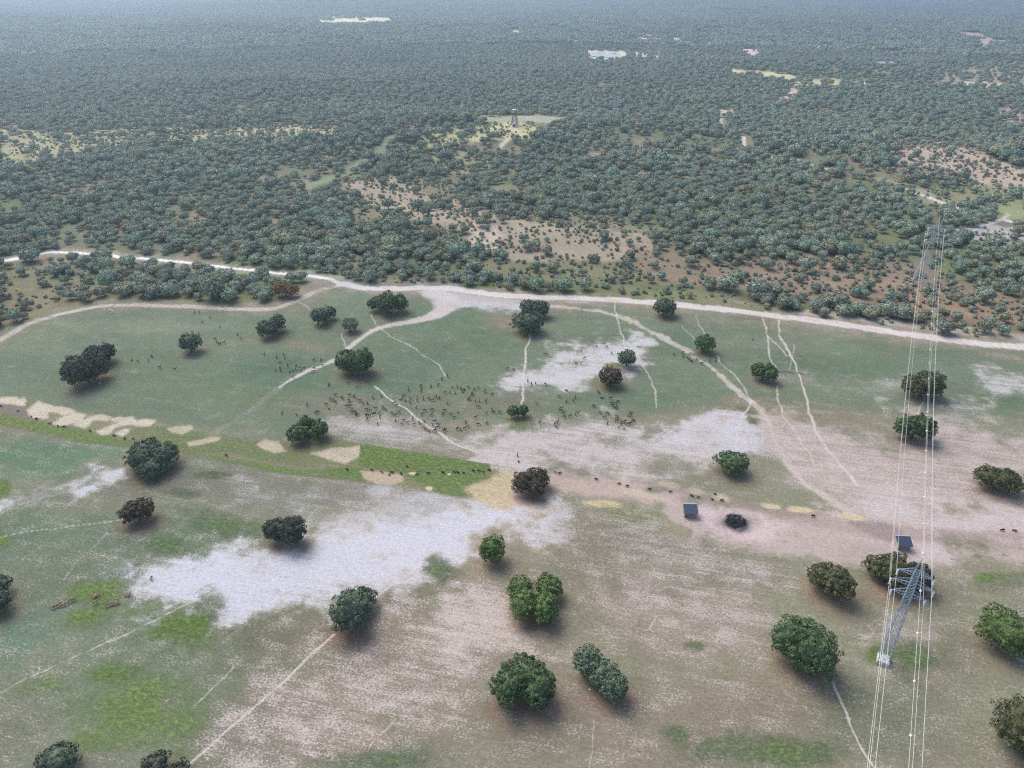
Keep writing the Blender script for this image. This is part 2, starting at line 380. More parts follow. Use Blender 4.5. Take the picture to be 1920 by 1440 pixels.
def apply(ix, m, col=None, stub=None, R=None, G=None, B=None):
    m = np.clip(m, 0, 1); mm = m[:, None]
    if col is not None: COL[ix] = COL[ix] * (1 - mm) + np.array(alb(col)) * mm
    if stub is not None: STB[ix] = STB[ix] * (1 - mm) + np.array(alb(stub)) * mm
    for k, v in ((0, R), (1, G), (2, B)):
        if v is not None: MSK[ix, k] = MSK[ix, k] * (1 - m) + v * m
def poly(pts, soft=8, op=1, rough=1.0, **kw):
    xs = [p[0] for p in pts]; yy = [p[1] for p in pts]; e = soft * 2 + 6
    ix = _sel(min(xs) - e, min(yy) - e, max(xs) + e, max(yy) + e)
    if len(ix) == 0: return
    d = sdpoly(ix, pts) + (n1[ix] - .5) * soft * 2.6 * rough + (n2[ix] - .5) * soft * 1.8 * rough + (n0[ix] - .5) * soft * .9
    apply(ix, sstep(-soft, soft, d) * op, **kw)
def blob(cx, cy_, rx, ry, rot=0, op=1, soft=.6, **kw):
    e = max(rx, ry) * 1.8; ix = _sel(cx - e, cy_ - e, cx + e, cy_ + e)
    if len(ix) == 0: return
    c, s = math.cos(math.radians(rot)), math.sin(math.radians(rot)); u = (PX[ix] - cx) * c - (PY[ix] - cy_) * s; v = (PX[ix] - cx) * s + (PY[ix] - cy_) * c
    d = np.hypot(u / rx, v / ry) + (n1[ix] - .5) * 1.1 + (n2[ix] - .5) * .8 + (n0[ix] - .5) * .4
    apply(ix, (1 - sstep(1 - soft, 1 + soft * .5, d)) * op, **kw)
def catmull(P, k=6):
    out = []; Q = [P[0]] + list(P) + [P[-1]]
    for i in range(1, len(Q) - 2):
        a, b, c, d = [np.array(q, float) for q in Q[i - 1:i + 3]]
        for j in range(k):
            t = j / k; out.append(.5 * ((2 * b) + (-a + c) * t + (2 * a - 5 * b + 4 * c - d) * t * t + (-a + 3 * b - 3 * c + d) * t ** 3))
    out.append(np.array(P[-1], float)); return out
def stroke(pts, w, col, op=1, soft=.35, ruts=False, R=0.0, rag=.35, G=0.0, B=.4, stub=None):
    """dirt or gravel laid along a line: w = width in metres (or per-point widths)"""
    ws = w if hasattr(w, '__len__') else [w] * len(pts)
    cp = catmull([(p[0], p[1], ws[i]) for i, p in enumerate(pts)], 5)
    gpz = [gp(p[0], p[1]) for p in cp]
    e = 60; ix = _sel(min(p[0] for p in cp) - e, min(p[1] for p in cp) - 25, max(p[0] for p in cp) + e, max(p[1] for p in cp) + 25)
    if len(ix) == 0: return
    x = X[ix] + (n1[ix] - .5) * 5 + (n2[ix] - .5) * 1.6; y = Y[ix] + (n2[ix] - .5) * 1.6; best = np.full(len(ix), 1e9); wl = np.ones(len(ix))
    for i in range(len(cp) - 1):
        ax, ay = gpz[i].x, gpz[i].y; bx, by = gpz[i + 1].x, gpz[i + 1].y; ex, ey = bx - ax, by - ay
        t = np.clip(((x - ax) * ex + (y - ay) * ey) / (ex * ex + ey * ey + 1e-9), 0, 1)
        dd = np.hypot(x - ax - t * ex, y - ay - t * ey); up = dd < best
        best = np.where(up, dd, best); wl = np.where(up, cp[i][2] * (1 - t) + cp[i + 1][2] * t, wl)
    wl = wl * .85; q = best / (wl / 2) + (n0[ix] - .5) * rag * 1.6 + (n2[ix] - .5) * rag * 2 + (n1[ix] - .5) * rag
    m = 1 - sstep(1 - soft, 1 + soft, q)
    if ruts: m = m * (1 - .6 * (1 - sstep(.12, .35, q)))
    apply(ix, m * op, col=col, R=R, G=G, B=B, stub=stub)
# --- everything starts as dry pasture
allv = np.arange(NV)
COL[:] = alb('8b9277'); STB[:] = alb('d2cbc2'); MSK[:, 2] = .5; MSK[:, 0] = .25
apply(allv, sstep(.35, .65, n3) * .6, col='98927c')
# woodland floor
WOOD = [(-900, 700), (-200, 640), (0, 618), (60, 592), (130, 572), (200, 560), (420, 566), (500, 566), (545, 552), (585, 524), (640, 524), (720, 532), (850, 531), (960, 548), (1100, 552), (1220, 557), (1380, 570), (1500, 590), (1650, 608), (1800, 630), (1920, 640), (2100, 660), (2900, 740), (2900, -900), (-900, -900)]
ixw = np.nonzero(PY < 760)[0]; dw = sdpoly(ixw, WOOD) + (n1[ixw] - .5) * 8; mw_ = sstep(-3, 3, dw)
far = np.nonzero(PY > 9e4)[0]
apply(ixw, mw_, col='7c7f62', R=.05, G=.25, B=1)
apply(ixw, mw_ * sstep(.5, .62, n1[ixw]) * .7, col='92836c', G=.0)
apply(ixw, mw_ * sstep(.52, .66, n3[ixw]) * .6, col='74834f', G=.6)
# --- pasture colour fields
def wash(pts, col, op=.8, soft=30, **kw): poly(pts, soft, op, 1.2, col=col, **kw)
wash([(0, 640), (120, 595), (230, 580), (560, 588), (640, 548), (960, 562), (1500, 622), (1940, 668), (1940, 790), (1600, 770), (1400, 745), (1280, 780), (900, 790), (600, 800), (420, 812), (200, 785), (-60, 745), (-60, 660)], '778e74', .9, 14, R=.12, G=.1)
for b in [(520, 700, 120, 40, 0, '5f8468', .7), (330, 700, 160, 35, 0, '6f8a6b', .5), (880, 620, 110, 40, -10, '688a68', .7), (1230, 640, 120, 26, 0, '688768', .6), (780, 690, 120, 40, 20, '64866a', .6), (1180, 745, 110, 22, 0, '678769', .6),
          (1580, 690, 200, 22, 0, '6b8869', .7), (1850, 755, 110, 14, 0, '5e8257', .6), (100, 620, 90, 22, 0, '8f9a7f', .6), (280, 610, 160, 18, 0, '94a086', .6), (60, 650, 80, 14, 0, '8b9a7e', .5),
          (950, 605, 55, 18, 0, '9c8f7c', .75), (560, 645, 80, 10, -12, '968f7c', .6), (430, 640, 60, 8, 0, '8c937c', .5), (620, 760, 90, 22, 0, '8d8c7c', .6), (870, 755, 150, 20, 0, '8a8b78', .55), (450, 745, 90, 22, 0, '7a8f68', .6), (1340, 600, 80, 14, 0, '909080', .6), (1440, 640, 90, 20, 0, '8d9480', .5),
          (120, 850, 160, 40, 8, '6c8c6c', .85), (60, 850, 90, 30, 0, '659069', .6), (140, 1000, 170, 60, 0, '6c8868', .8), (60, 1180, 120, 60, 0, '6a8c74', .7), (20, 1210, 60, 60, 0, '68907c', .6), (440, 900, 150, 22, 8, '8a8578', .6), (560, 930, 200, 25, 8, '868878', .7),
          (240, 1000, 90, 40, 0, '8a8577', .5), (40, 1330, 130, 60, 0, '888b73', .8), (120, 1410, 150, 45, 0, '858676', .8), (560, 1180, 170, 50, 0, '7f8069', .8), (760, 1120, 110, 45, 0, '7c8168', .7), (480, 1220, 110, 40, 0, '7e816a', .6), (720, 1420, 170, 50, 0, '74806a', .6),
          (1150, 1060, 180, 70, 0, '80836f', .7), (1240, 1180, 140, 60, 0, '85816f', .5), (1080, 1340, 180, 70, 0, '868473', .6), (1440, 1330, 200, 60, 0, '8a8672', .6), (1650, 1340, 120, 90, 0, '73826a', .75), (1760, 1250, 120, 80, 0, '858470', .5), (1250, 1100, 90, 30, 0, '7c8470', .6),
          (130, 1080, 230, 110, 0, '75886c', .75), (200, 1250, 240, 110, 0, '788b6a', .7), (420, 1010, 150, 30, -6, '6f8462', .8), (330, 890, 160, 30, 8, '7b8671', .5), (1650, 1400, 200, 50, 0, '7a8470', .5), (950, 1380, 250, 60, 0, '858471', .5),
          (800, 985, 60, 10, 4, '77806c', .5), (1480, 830, 60, 20, 0, '7f8672', .5), (1290, 880, 90, 15, 0, '9b948a', .4)]:
    blob(b[0], b[1], b[2], b[3], b[4], b[6], .7, col=b[5])
# stubble / dry pale ground
for pts, sf, R_, col, st, op in [
    ([(920, 715), (960, 695), (1040, 672), (1140, 655), (1200, 662), (1170, 690), (1130, 715), (1060, 735), (960, 735)], 14, .95, 'b3b0ab', 'd8d6d6', 1),
    ([(1190, 840), (1230, 810), (1300, 785), (1400, 785), (1440, 820), (1400, 850), (1290, 865)], 16, 1.08, 'b2b0b0', 'd8d6da', 1),
    ([(255, 1078), (340, 1048), (450, 1035), (560, 1022), (640, 985), (720, 955), (860, 935), (1000, 950), (1040, 975), (930, 1010), (860, 1040), (760, 1065), (660, 1095), (560, 1125), (450, 1150), (340, 1125)], 25, 1.05, 'bebdc0', 'dcdce3', 1),
    ([(-20, 950), (40, 920), (110, 898), (200, 882), (225, 888), (150, 915), (80, 935), (-20, 965)], 9, 1.15, 'b4b6b8', 'd8dade', 1),
    ([(600, 790), (700, 765), (780, 780), (860, 820), (900, 850), (760, 840), (620, 825)], 14, .7, 'a09a92', 'd2cbc8', .8),
    ([(880, 835), (1000, 815), (1200, 815), (1340, 850), (1330, 885), (1180, 895), (1040, 880), (900, 870)], 22, .8, 'aaa19b', 'd6cec9', 1),
    ([(350, 1300), (460, 1250), (620, 1235), (800, 1160), (960, 1150), (960, 1210), (880, 1300), (780, 1380), (640, 1420), (520, 1470), (340, 1470)], 34, .6, '968c80', 'd6cabf', 1),
    ([(840, 1150), (900, 1140), (960, 1170), (980, 1200), (860, 1200)], 18, .85, 'a69a8c', 'd6cabf', 1),
    ([(1440, 800), (1520, 790), (1700, 820), (1960, 820), (1960, 980), (1700, 975), (1580, 950), (1500, 890)], 26, .72, 'aa9c92', 'd4c6be', 1),
    ([(1560, 960), (1700, 945), (1960, 950), (1960, 1050), (1700, 1010)], 16, .75, 'b5a8a2', 'd8cfcc', 1),
    ([(1850, 690), (1960, 690), (1960, 730), (1870, 728)], 12, .85, 'a0a195', 'cfcfca', .9),
    ([(1620, 720), (1700, 715), (1720, 728), (1640, 732)], 8, .6, '93998a', 'cfcfca', .7), ([(1790, 760), (1860, 763), (1850, 780), (1790, 775)], 8, .6, '93998a', 'cfcfca', .7),
    ([(790, 548), (960, 556), (1000, 572), (930, 576), (870, 580), (840, 575)], 5, .9, 'adacab', 'd6d6d8', .95),
    ([(1380, 690), (1500, 695), (1580, 710), (1440, 725)], 9, .4, '9b9492', 'c8c4c0', .7),
    ([(1200, 1130), (1400, 1080), (1500, 1150), (1440, 1240), (1250, 1200)], 36, .6, 'a0948a', 'd2c6bc', .8),
    ([(1100, 960), (1260, 1000), (1500, 1050), (1600, 1120), (1400, 1100), (1200, 1040), (1050, 990)], 26, .6, '908b7d', 'ccc6be', .7),
    ([(1560, 1130), (1680, 1120), (1780, 1160), (1740, 1230), (1620, 1230)], 24, .55, 'a0988c', 'cec8c0', .7),
    ([(1100, 1250), (1300, 1260), (1500, 1280), (1500, 1440), (1200, 1440)], 40, .42, '948c7c', 'c8bfb2', .5),
    ([(380, 905), (520, 905), (760, 915), (900, 935), (700, 960), (500, 960)], 16, .5, '8f8f84', 'c8c8c4', .8),
    ([(1780, 1060), (1960, 1040), (1960, 1120), (1830, 1110)], 18, .4, 'a59a90', 'd0c8c0', .7)]:
    poly(pts, sf * 1.7, op * .8, 1.5, col=col); poly(pts, sf * 1.9, op, 1.6, stub=st, R=R_, G=0)
# smooth trampled soil round the shelters and along the strip
for pts, sf, col, op in [([(1240, 930), (1330, 945), (1440, 960), (1560, 985), (1700, 1010), (1960, 1030), (1960, 1062), (1800, 1055), (1600, 1060), (1460, 1045), (1330, 1010), (1250, 985)], 12, 'b0a6a3', .8),
    ([(1290, 950), (1420, 962), (1480, 985), (1440, 1015), (1340, 1000)], 10, 'c2b6b6', .8),
    ([(1040, 880), (1120, 898), (1240, 905), (1300, 925), (1270, 945), (1180, 940), (1060, 925), (1020, 900)], 9, 'b4a39c', .85),
    ([(1180, 900), (1500, 955), (1660, 985), (1920, 1000), (1920, 1030), (1660, 1010), (1480, 975), (1260, 925)], 6, 'a0928c', .6),
    ([(1570, 955), (1620, 965), (1690, 1000), (1670, 1010), (1600, 985)], 5, '8d8684', .5),
    ([(1680, 1025), (1760, 1020), (1800, 1060), (1740, 1060)], 8, 'b8b2b2', .7)]:
    poly(pts, sf, op, 1, col=col, R=.1, G=0, B=.3)
# --- grassy strip with straw patches
STRIP = [(-40, 735), (0, 742), (60, 755), (200, 785), (400, 812), (560, 836), (640, 826), (700, 838), (800, 855), (930, 882), (960, 905), (920, 935), (870, 932), (730, 906), (620, 898), (480, 880), (400, 862), (300, 846), (220, 833), (130, 822), (60, 806), (-40, 792)]
poly(STRIP, 4, .95, 1, col='8a9166', R=.05, G=.45, B=.6)
z5 = lambda L: [(x / 6, 730 + y / 6) for x, y in L]
z4 = lambda L: [(x / 3, 480 + y / 3) for x, y in L]
z6 = lambda L: [(640 + x / 4.8, 830 + y / 4.8) for x, y in L]
z7 = lambda L: [(1140 + x / 6, 850 + y / 6) for x, y in L]
poly(z5([(-60, 150), (330, 215), (600, 360), (900, 440), (1200, 520), (1500, 570), (1450, 600), (1000, 560), (500, 420), (250, 340), (-60, 260)]), 3, .8, 1, col='8c8580', G=.05)
poly(z5([(-60, 255), (250, 330), (600, 400), (900, 450), (1300, 540), (1500, 590), (1350, 640), (1000, 590), (600, 520), (0, 400), (-60, 390)]), 3, .95, 1, col='7e9250', G=.8)
for q in ([(2080, 490), (2500, 600), (2700, 640), (2500, 690), (2100, 540)],): poly(z5(q), 3, .7, 1, col='7e9250', G=.8)
poly(z4([(850, 950), (1250, 1000), (1600, 1080), (1700, 1170), (1920, 1200), (1900, 1250), (1700, 1215), (1400, 1150), (1100, 1110), (900, 1030)]), 3, .5, 1.4, col='7f9052', G=.7)
poly(z4([(1180, 1120), (1400, 1150), (1700, 1210), (1900, 1240), (1900, 1255), (1600, 1225), (1200, 1140)]), 2, .9, 1, col='7c9350', G=.8)
poly(z4([(1100, 1100), (1350, 1120), (1720, 1190), (1900, 1170), (1900, 1190), (1700, 1200), (1300, 1140)]), 3, .5, 1.4, col='a09484', G=.1)
STRAW = 'd0c6b4'
poly(z5([(330, 230), (560, 160), (840, 240), (1240, 300), (1480, 315), (1740, 360), (1600, 430), (1300, 520), (1100, 480), (950, 440), (640, 395), (380, 310)]), 3, .25, 1.6, col='b3a98f', stub='d8cfbc', R=.5, G=.2, B=1)
for q in ([(0, 85), (190, 90), (180, 160), (90, 165), (-60, 140)], [(200, 110), (270, 100), (265, 165), (190, 165)],
          [(320, 240), (430, 150), (560, 170), (600, 200), (700, 200), (840, 240), (830, 270), (700, 275), (640, 245), (540, 250), (450, 270), (430, 310), (380, 310), (330, 280)], [(460, 290), (530, 275), (530, 300), (480, 315)],
          [(600, 385), (760, 300), (870, 265), (960, 290), (920, 340), (820, 385), (640, 400)], [(830, 400), (1010, 310), (1140, 275), (1240, 310), (1200, 345), (1050, 345), (1000, 400), (950, 440)],
          [(1100, 470), (1280, 400), (1420, 330), (1480, 320), (1530, 360), (1640, 345), (1740, 360), (1690, 410), (1600, 425), (1480, 400), (1300, 420), (1230, 500), (1140, 500)],
          [(1300, 500), (1390, 435), (1470, 430), (1460, 490), (1370, 525)], [(1260, 330), (1360, 315), (1350, 345), (1270, 350)]):
    poly(z5(q), 2.4, .92, 1.6, col='c0b79c', stub='dcd6c8', R=.7, G=0, B=1)
for q in ([(920, 970), (1080, 950), (1090, 970), (1020, 1005), (960, 985)], [(1050, 1050), (1180, 1010), (1250, 1010), (1240, 1045), (1150, 1060), (1060, 1070)], [(1440, 1060), (1490, 1030), (1560, 1050), (1610, 1095), (1540, 1110)], [(1740, 1110), (1830, 1085), (2020, 1065), (2030, 1120), (1940, 1170), (1840, 1150)]):
    poly(z4(q), 2.6, .85, 1.6, col='baaf95', stub='dcd6c8', R=.4, G=0, B=1)
poly(z6([(180, 10), (700, 88), (1330, 195), (1335, 250), (1180, 242), (900, 270), (550, 265), (350, 240), (150, 195), (170, 60)]), 2.2, 1, .5, col='718a48', R=0, G=.9, B=.6)
poly(z6([(560, 290), (900, 300), (1180, 270), (1400, 290), (1300, 340), (1130, 400), (1120, 480), (850, 440), (700, 350)]), 3, .95, 1, col='77904c', G=.9)
poly(z6([(-150, 215), (180, 240), (200, 345), (-100, 320)]), 3, .9, 1, col='718c4c', G=.8)
poly(z6([(160, 250), (380, 265), (560, 290), (550, 350), (460, 375), (330, 360), (200, 320)]), 3, .9, 1, col='b5a78e', G=0)
for c in ((790, 408, 42, 26), (640, 275, 45, 18), (970, 285, 22, 14)): blob(640 + c[0] / 4.8, 830 + c[1] / 4.8, c[2] / 4.8, c[3] / 4.8, 0, .95, .4, col='cbbd9c', G=0)
poly(z6([(1130, 420), (1240, 380), (1400, 300), (1530, 290), (1545, 480), (1530, 590), (1400, 560), (1200, 490)]), 9, .85, 1.6, col='b8aa88', stub='d8cda8', R=.5, G=.05, B=1)
poly(z6([(1530, 490), (1660, 480), (1850, 520), (1750, 560), (1600, 570)]), 3, .7, 1, col='b8957f', R=.1)
poly(z6([(1600, 570), (1850, 545), (1950, 600), (1850, 660), (1750, 660)]), 5, .6, 1, col='b8a880', G=.2)
for c in ((180, 290, 80, 35), (430, 290, 75, 28), (700, 350, 130, 35), (1000, 430, 130, 35), (1270, 500, 120, 45), (1800, 592, 105, 28), (420, 700, 75, 40), (300, 440, 260, 45), (560, 500, 140, 30)):
    blob(1140 + c[0] / 6, 850 + c[1] / 6, c[2] / 6, c[3] / 6, -12 if c[2] > 100 else 0, .6, .8, col='b9ae94', stub='d8cdb0', R=.55, G=0, B=1)
for x, y, a, b in ((1505, 956, 24, 6), (1598, 969, 36, 8), (1445, 950, 16, 4), (1130, 945, 40, 8)): blob(x, y, a, b, -5, .8, .5, col='c6b88c', stub='ddd2ac', R=.45, B=1)
poly(z7([(-100, 560), (250, 560), (500, 640), (800, 800), (900, 880), (700, 850), (450, 780), (0, 700)]), 6, .55, 1.6, col='88905f', G=.7)
blob(1226, 918, 20, 6, 0, .6, .5, col='7c8c70', G=.4)
# --- bright rough grass patches
for x, y, a, b, rot, col, op in [(190, 1112, 62, 26, 0, '76914a', 1), (150, 1160, 52, 22, 20, '76914a', 1), (240, 1150, 70, 18, 10, '7a9158', .8), (325, 1178, 88, 42, 0, '628038', 1), (205, 1262, 55, 28, 0, '66873c', 1), (250, 1340, 105, 58, -8, '7b9454', .9), (300, 1290, 50, 26, 0, '7b9458', .8), (170, 1390, 50, 26, 0, '7b9458', .8), (90, 1285, 50, 22, 0, '7b9058', .8), (160, 1330, 60, 40, 0, '74905a', .6),
        (6, 915, 12, 14, 0, '6e8d3c', 1), (4, 1010, 14, 12, 0, '7d9048', .9), (0, 1150, 22, 14, 0, '7f9242', .9), (1892, 1088, 50, 12, 10, '868a62', .6), (1850, 1083, 22, 8, 0, '6a8c44', .9), (820, 1070, 36, 25, 0, '566b4c', .95), (430, 985, 70, 20, -8, '5d7a52', .8), (400, 890, 30, 6, 0, '53664f', .7), (345, 925, 26, 7, 0, '53664f', .6),
        (330, 1030, 55, 16, -15, '637c56', .7), (240, 1070, 40, 12, 0, '6b7f63', .5), (1300, 1210, 34, 12, 0, '647a52', .8), (1650, 1230, 36, 18, 0, '6d8440', .95), (1720, 1235, 60, 36, 0, '62794c', .85), (1370, 1405, 120, 34, 0, '6a7a5a', .7), (1270, 1375, 40, 16, 0, '5f7650', .6), (1500, 1415, 80, 34, 0, '63784e', .75), (700, 1425, 110, 26, 0, '677b58', .7),
        (975, 797, 34, 12, -6, '7b9050', .95), (1000, 803, 50, 12, 0, '6f8868', .6), (1412, 790, 16, 8, -25, '587a48', .9), (1400, 770, 20, 5, -20, '587a58', .5), (160, 704, 50, 10, -10, '798a4e', .8), (205, 680, 18, 5, 0, '7f8e50', .7), (505, 628, 34, 6, 0, '7d8c58', .7), (610, 602, 30, 6, 0, '7d8c58', .6), (590, 820, 50, 12, 0, '808a50', .8), (1150, 684, 18, 6, 0, '868c54', .8), (1140, 722, 26, 6, 0, '868850', .8), (400, 1130, 40, 30, -30, '6f7c5a', .7), (1405, 595, 60, 9, 0, '66755f', .4)]:
    blob(x, y, a * 1.08, b * 1.08, rot, op, .75, col=col, R=.0, G=.95)
# bare soil under the crowns, with some of their shade painted in
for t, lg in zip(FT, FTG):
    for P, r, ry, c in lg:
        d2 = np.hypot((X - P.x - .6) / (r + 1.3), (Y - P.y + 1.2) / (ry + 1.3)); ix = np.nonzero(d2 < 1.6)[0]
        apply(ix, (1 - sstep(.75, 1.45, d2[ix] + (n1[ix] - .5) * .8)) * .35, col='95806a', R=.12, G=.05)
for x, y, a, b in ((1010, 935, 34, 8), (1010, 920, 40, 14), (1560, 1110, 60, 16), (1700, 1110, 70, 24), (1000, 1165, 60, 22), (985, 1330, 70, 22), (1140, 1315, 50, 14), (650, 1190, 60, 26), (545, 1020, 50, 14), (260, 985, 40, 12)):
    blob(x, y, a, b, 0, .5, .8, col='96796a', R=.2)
# --- tracks
ROAD = [(-140, 520), (0, 490), (60, 479), (105, 473), (180, 477), (250, 484), (330, 490), (420, 501), (520, 512), (600, 520), (640, 532), (700, 541), (790, 540), (850, 541), (920, 551), (1000, 557), (1100, 559), (1220, 567), (1350, 579), (1500, 598), (1620, 615), (1750, 634), (1850, 645), (1920, 651), (2150, 676), (2700, 740)]
stroke(ROAD, 10, 'a09a90', .5, .6, rag=.8)
stroke([(600, 520), (700, 541), (850, 541), (1000, 557), (1350, 579), (1620, 615), (1920, 651), (2200, 684)], 13, 'a09b92', .5, .6, rag=.9)
stroke([(790, 536), (830, 548), (900, 560), (960, 565)], 9, 'b8b5b2', .5, .5, rag=.6)
GRAVEL = 'cfccc8'
stroke([(1500, 584), (1650, 602), (1800, 618), (1930, 636), (2200, 660)], 7, 'aaa39a', .7, .7, rag=.8)
CURVE = [(-200, 760), (-80, 680), (0, 634), (60, 606), (130, 585), (200, 573), (300, 573), (420, 578), (500, 580), (550, 568), (600, 545), (640, 534)]
stroke(CURVE, 5.5, '9a9488', .6, .5, rag=.6); stroke(CURVE, 3.6, 'c2bdb4', .95, .3, ruts=True, rag=.25)
SAND = [(815, 546), (835, 560), (836, 576), (815, 591), (775, 602), (718, 614), (685, 631), (655, 650), (640, 668), (612, 684), (580, 694), (545, 710), (520, 726)]
stroke(SAND, [13, 12, 11, 8, 5, 4, 3, 2.6, 3.5, 2.5, 2.2, 1.4, .9], 'c3bdb8', .95, .35, rag=.4, stub='d8d6d6', R=.5)
stroke([(520, 726), (470, 765), (430, 790), (400, 812), (392, 820)], 2.0, 'a4a494', .3, .8, rag=1.0, R=.6)
stroke([(990, 572), (1080, 578), (1160, 592), (1220, 620), (1290, 660), (1340, 690), (1380, 735), (1402, 752)], [4, 2.6, 3.5, 4, 3.5, 3, 3, 2.4], 'b4aea4', .8, .5, rag=.8, R=.7, stub='d8d4cc')
stroke([(1402, 752), (1440, 785), (1462, 830), (1490, 880), (1540, 925), (1600, 965)], 2.6, 'bcb2aa', .7, .5, rag=.8, R=.6)
PATHS = [([(1155, 565), (1162, 600), (1170, 630), (1182, 656)], .9, .85), ([(993, 628), (985, 660), (980, 700), (976, 740), (976, 762)], .9, .9), ([(695, 590), (702, 602), (716, 616), (760, 645), (800, 672), (832, 706)], .7, .6), ([(697, 724), (745, 757), (795, 795), (852, 832), (900, 850)], 1.0, .95),
  ([(1430, 592), (1442, 630), (1441, 664), (1450, 690)], .9, .75), ([(1463, 602), (1465, 632), (1480, 665), (1495, 700), (1516, 775), (1545, 825), (1580, 868), (1612, 910)], 1.1, .9), ([(1442, 630), (1460, 650), (1475, 668)], .8, .7), ([(1455, 722), (1464, 765), (1500, 815), (1540, 870)], .9, .6), ([(1405, 752), (1392, 790), (1386, 845)], 1.0, .85),
  ([(1342, 668), (1385, 715), (1402, 750)], .9, .6), ([(1310, 590), (1318, 626)], .7, .5), ([(1200, 665), (1215, 700), (1226, 740), (1227, 765)], .8, .6), ([(1186, 678), (1205, 656), (1230, 622)], .7, .5), ([(1280, 612), (1302, 642)], .7, .5), ([(630, 1190), (560, 1250), (450, 1345), (345, 1435)], .7, .85), ([(378, 1120), (200, 1210), (-20, 1305)], .55, .6),
  ([(757, 1072), (735, 1100), (704, 1126)], .6, .7), ([(1562, 1280), (1600, 1370), (1645, 1450)], .7, .75), ([(-20, 1006), (120, 990), (228, 975)], .5, .6), ([(1240, 1155), (1222, 1180)], .4, .6), ([(1352, 1175), (1352, 1200)], .4, .4), ([(1880, 1200), (1920, 1260)], .9, .5), ([(740, 1350), (700, 1400)], .5, .4), ([(1120, 1350), (1108, 1440)], .4, .4), ([(560, 560), (585, 582)], .7, .6), ([(1490, 646), (1478, 690), (1474, 704)], .6, .4), ([(1745, 738), (1724, 780)], .8, .5), ([(430, 1250), (370, 1310), (350, 1330)], .5, .5), ([(1018, 800), (1030, 840)], .5, .4), ([(640, 625), (648, 655)], .7, .5), ([(205, 578), (212, 584)], .6, .5), ([(200, 1000), (120, 1090)], .6, .35), ([(1080, 655), (1082, 690)], .5, .5), ([(1000, 560), (1070, 566), (1155, 570)], .8, .5)]
for pts, w, op in PATHS: stroke(pts, w * .66, 'd2c9bd', op * .75, .5, rag=.5, R=1.0, stub='e2dacf')
stroke([(1452, 697), (1480, 698), (1516, 700)], .9, '5a5862', .9, .3, rag=.5, R=0); stroke([(585, 697), (560, 708), (535, 720)], .6, '6a6a68', .7, .3, rag=.5, R=0)
for i in range(46):        # dung, dug earth and clods by the shelters
    x = rnd.uniform(1270, 1500); y = 960 + (x - 1270) * .16 + rnd.uniform(0, 75); blob(x, y, rnd.uniform(2, 7), rnd.uniform(1, 2), -15, rnd.uniform(.2, .45), .5, col='857a72', R=0)
for i in range(22):
    x = rnd.uniform(1760, 1920); y = 1020 + rnd.uniform(0, 40); blob(x, y, rnd.uniform(2, 7), rnd.uniform(1, 2.2), -15, rnd.uniform(.3, .6), .5, col='857a72', R=0)
blob(1378, 978, 46, 17, 0, .6, .7, col='8a858c', R=0); blob(1378, 980, 22, 8, 0, .9, .6, col='55535a', R=0)
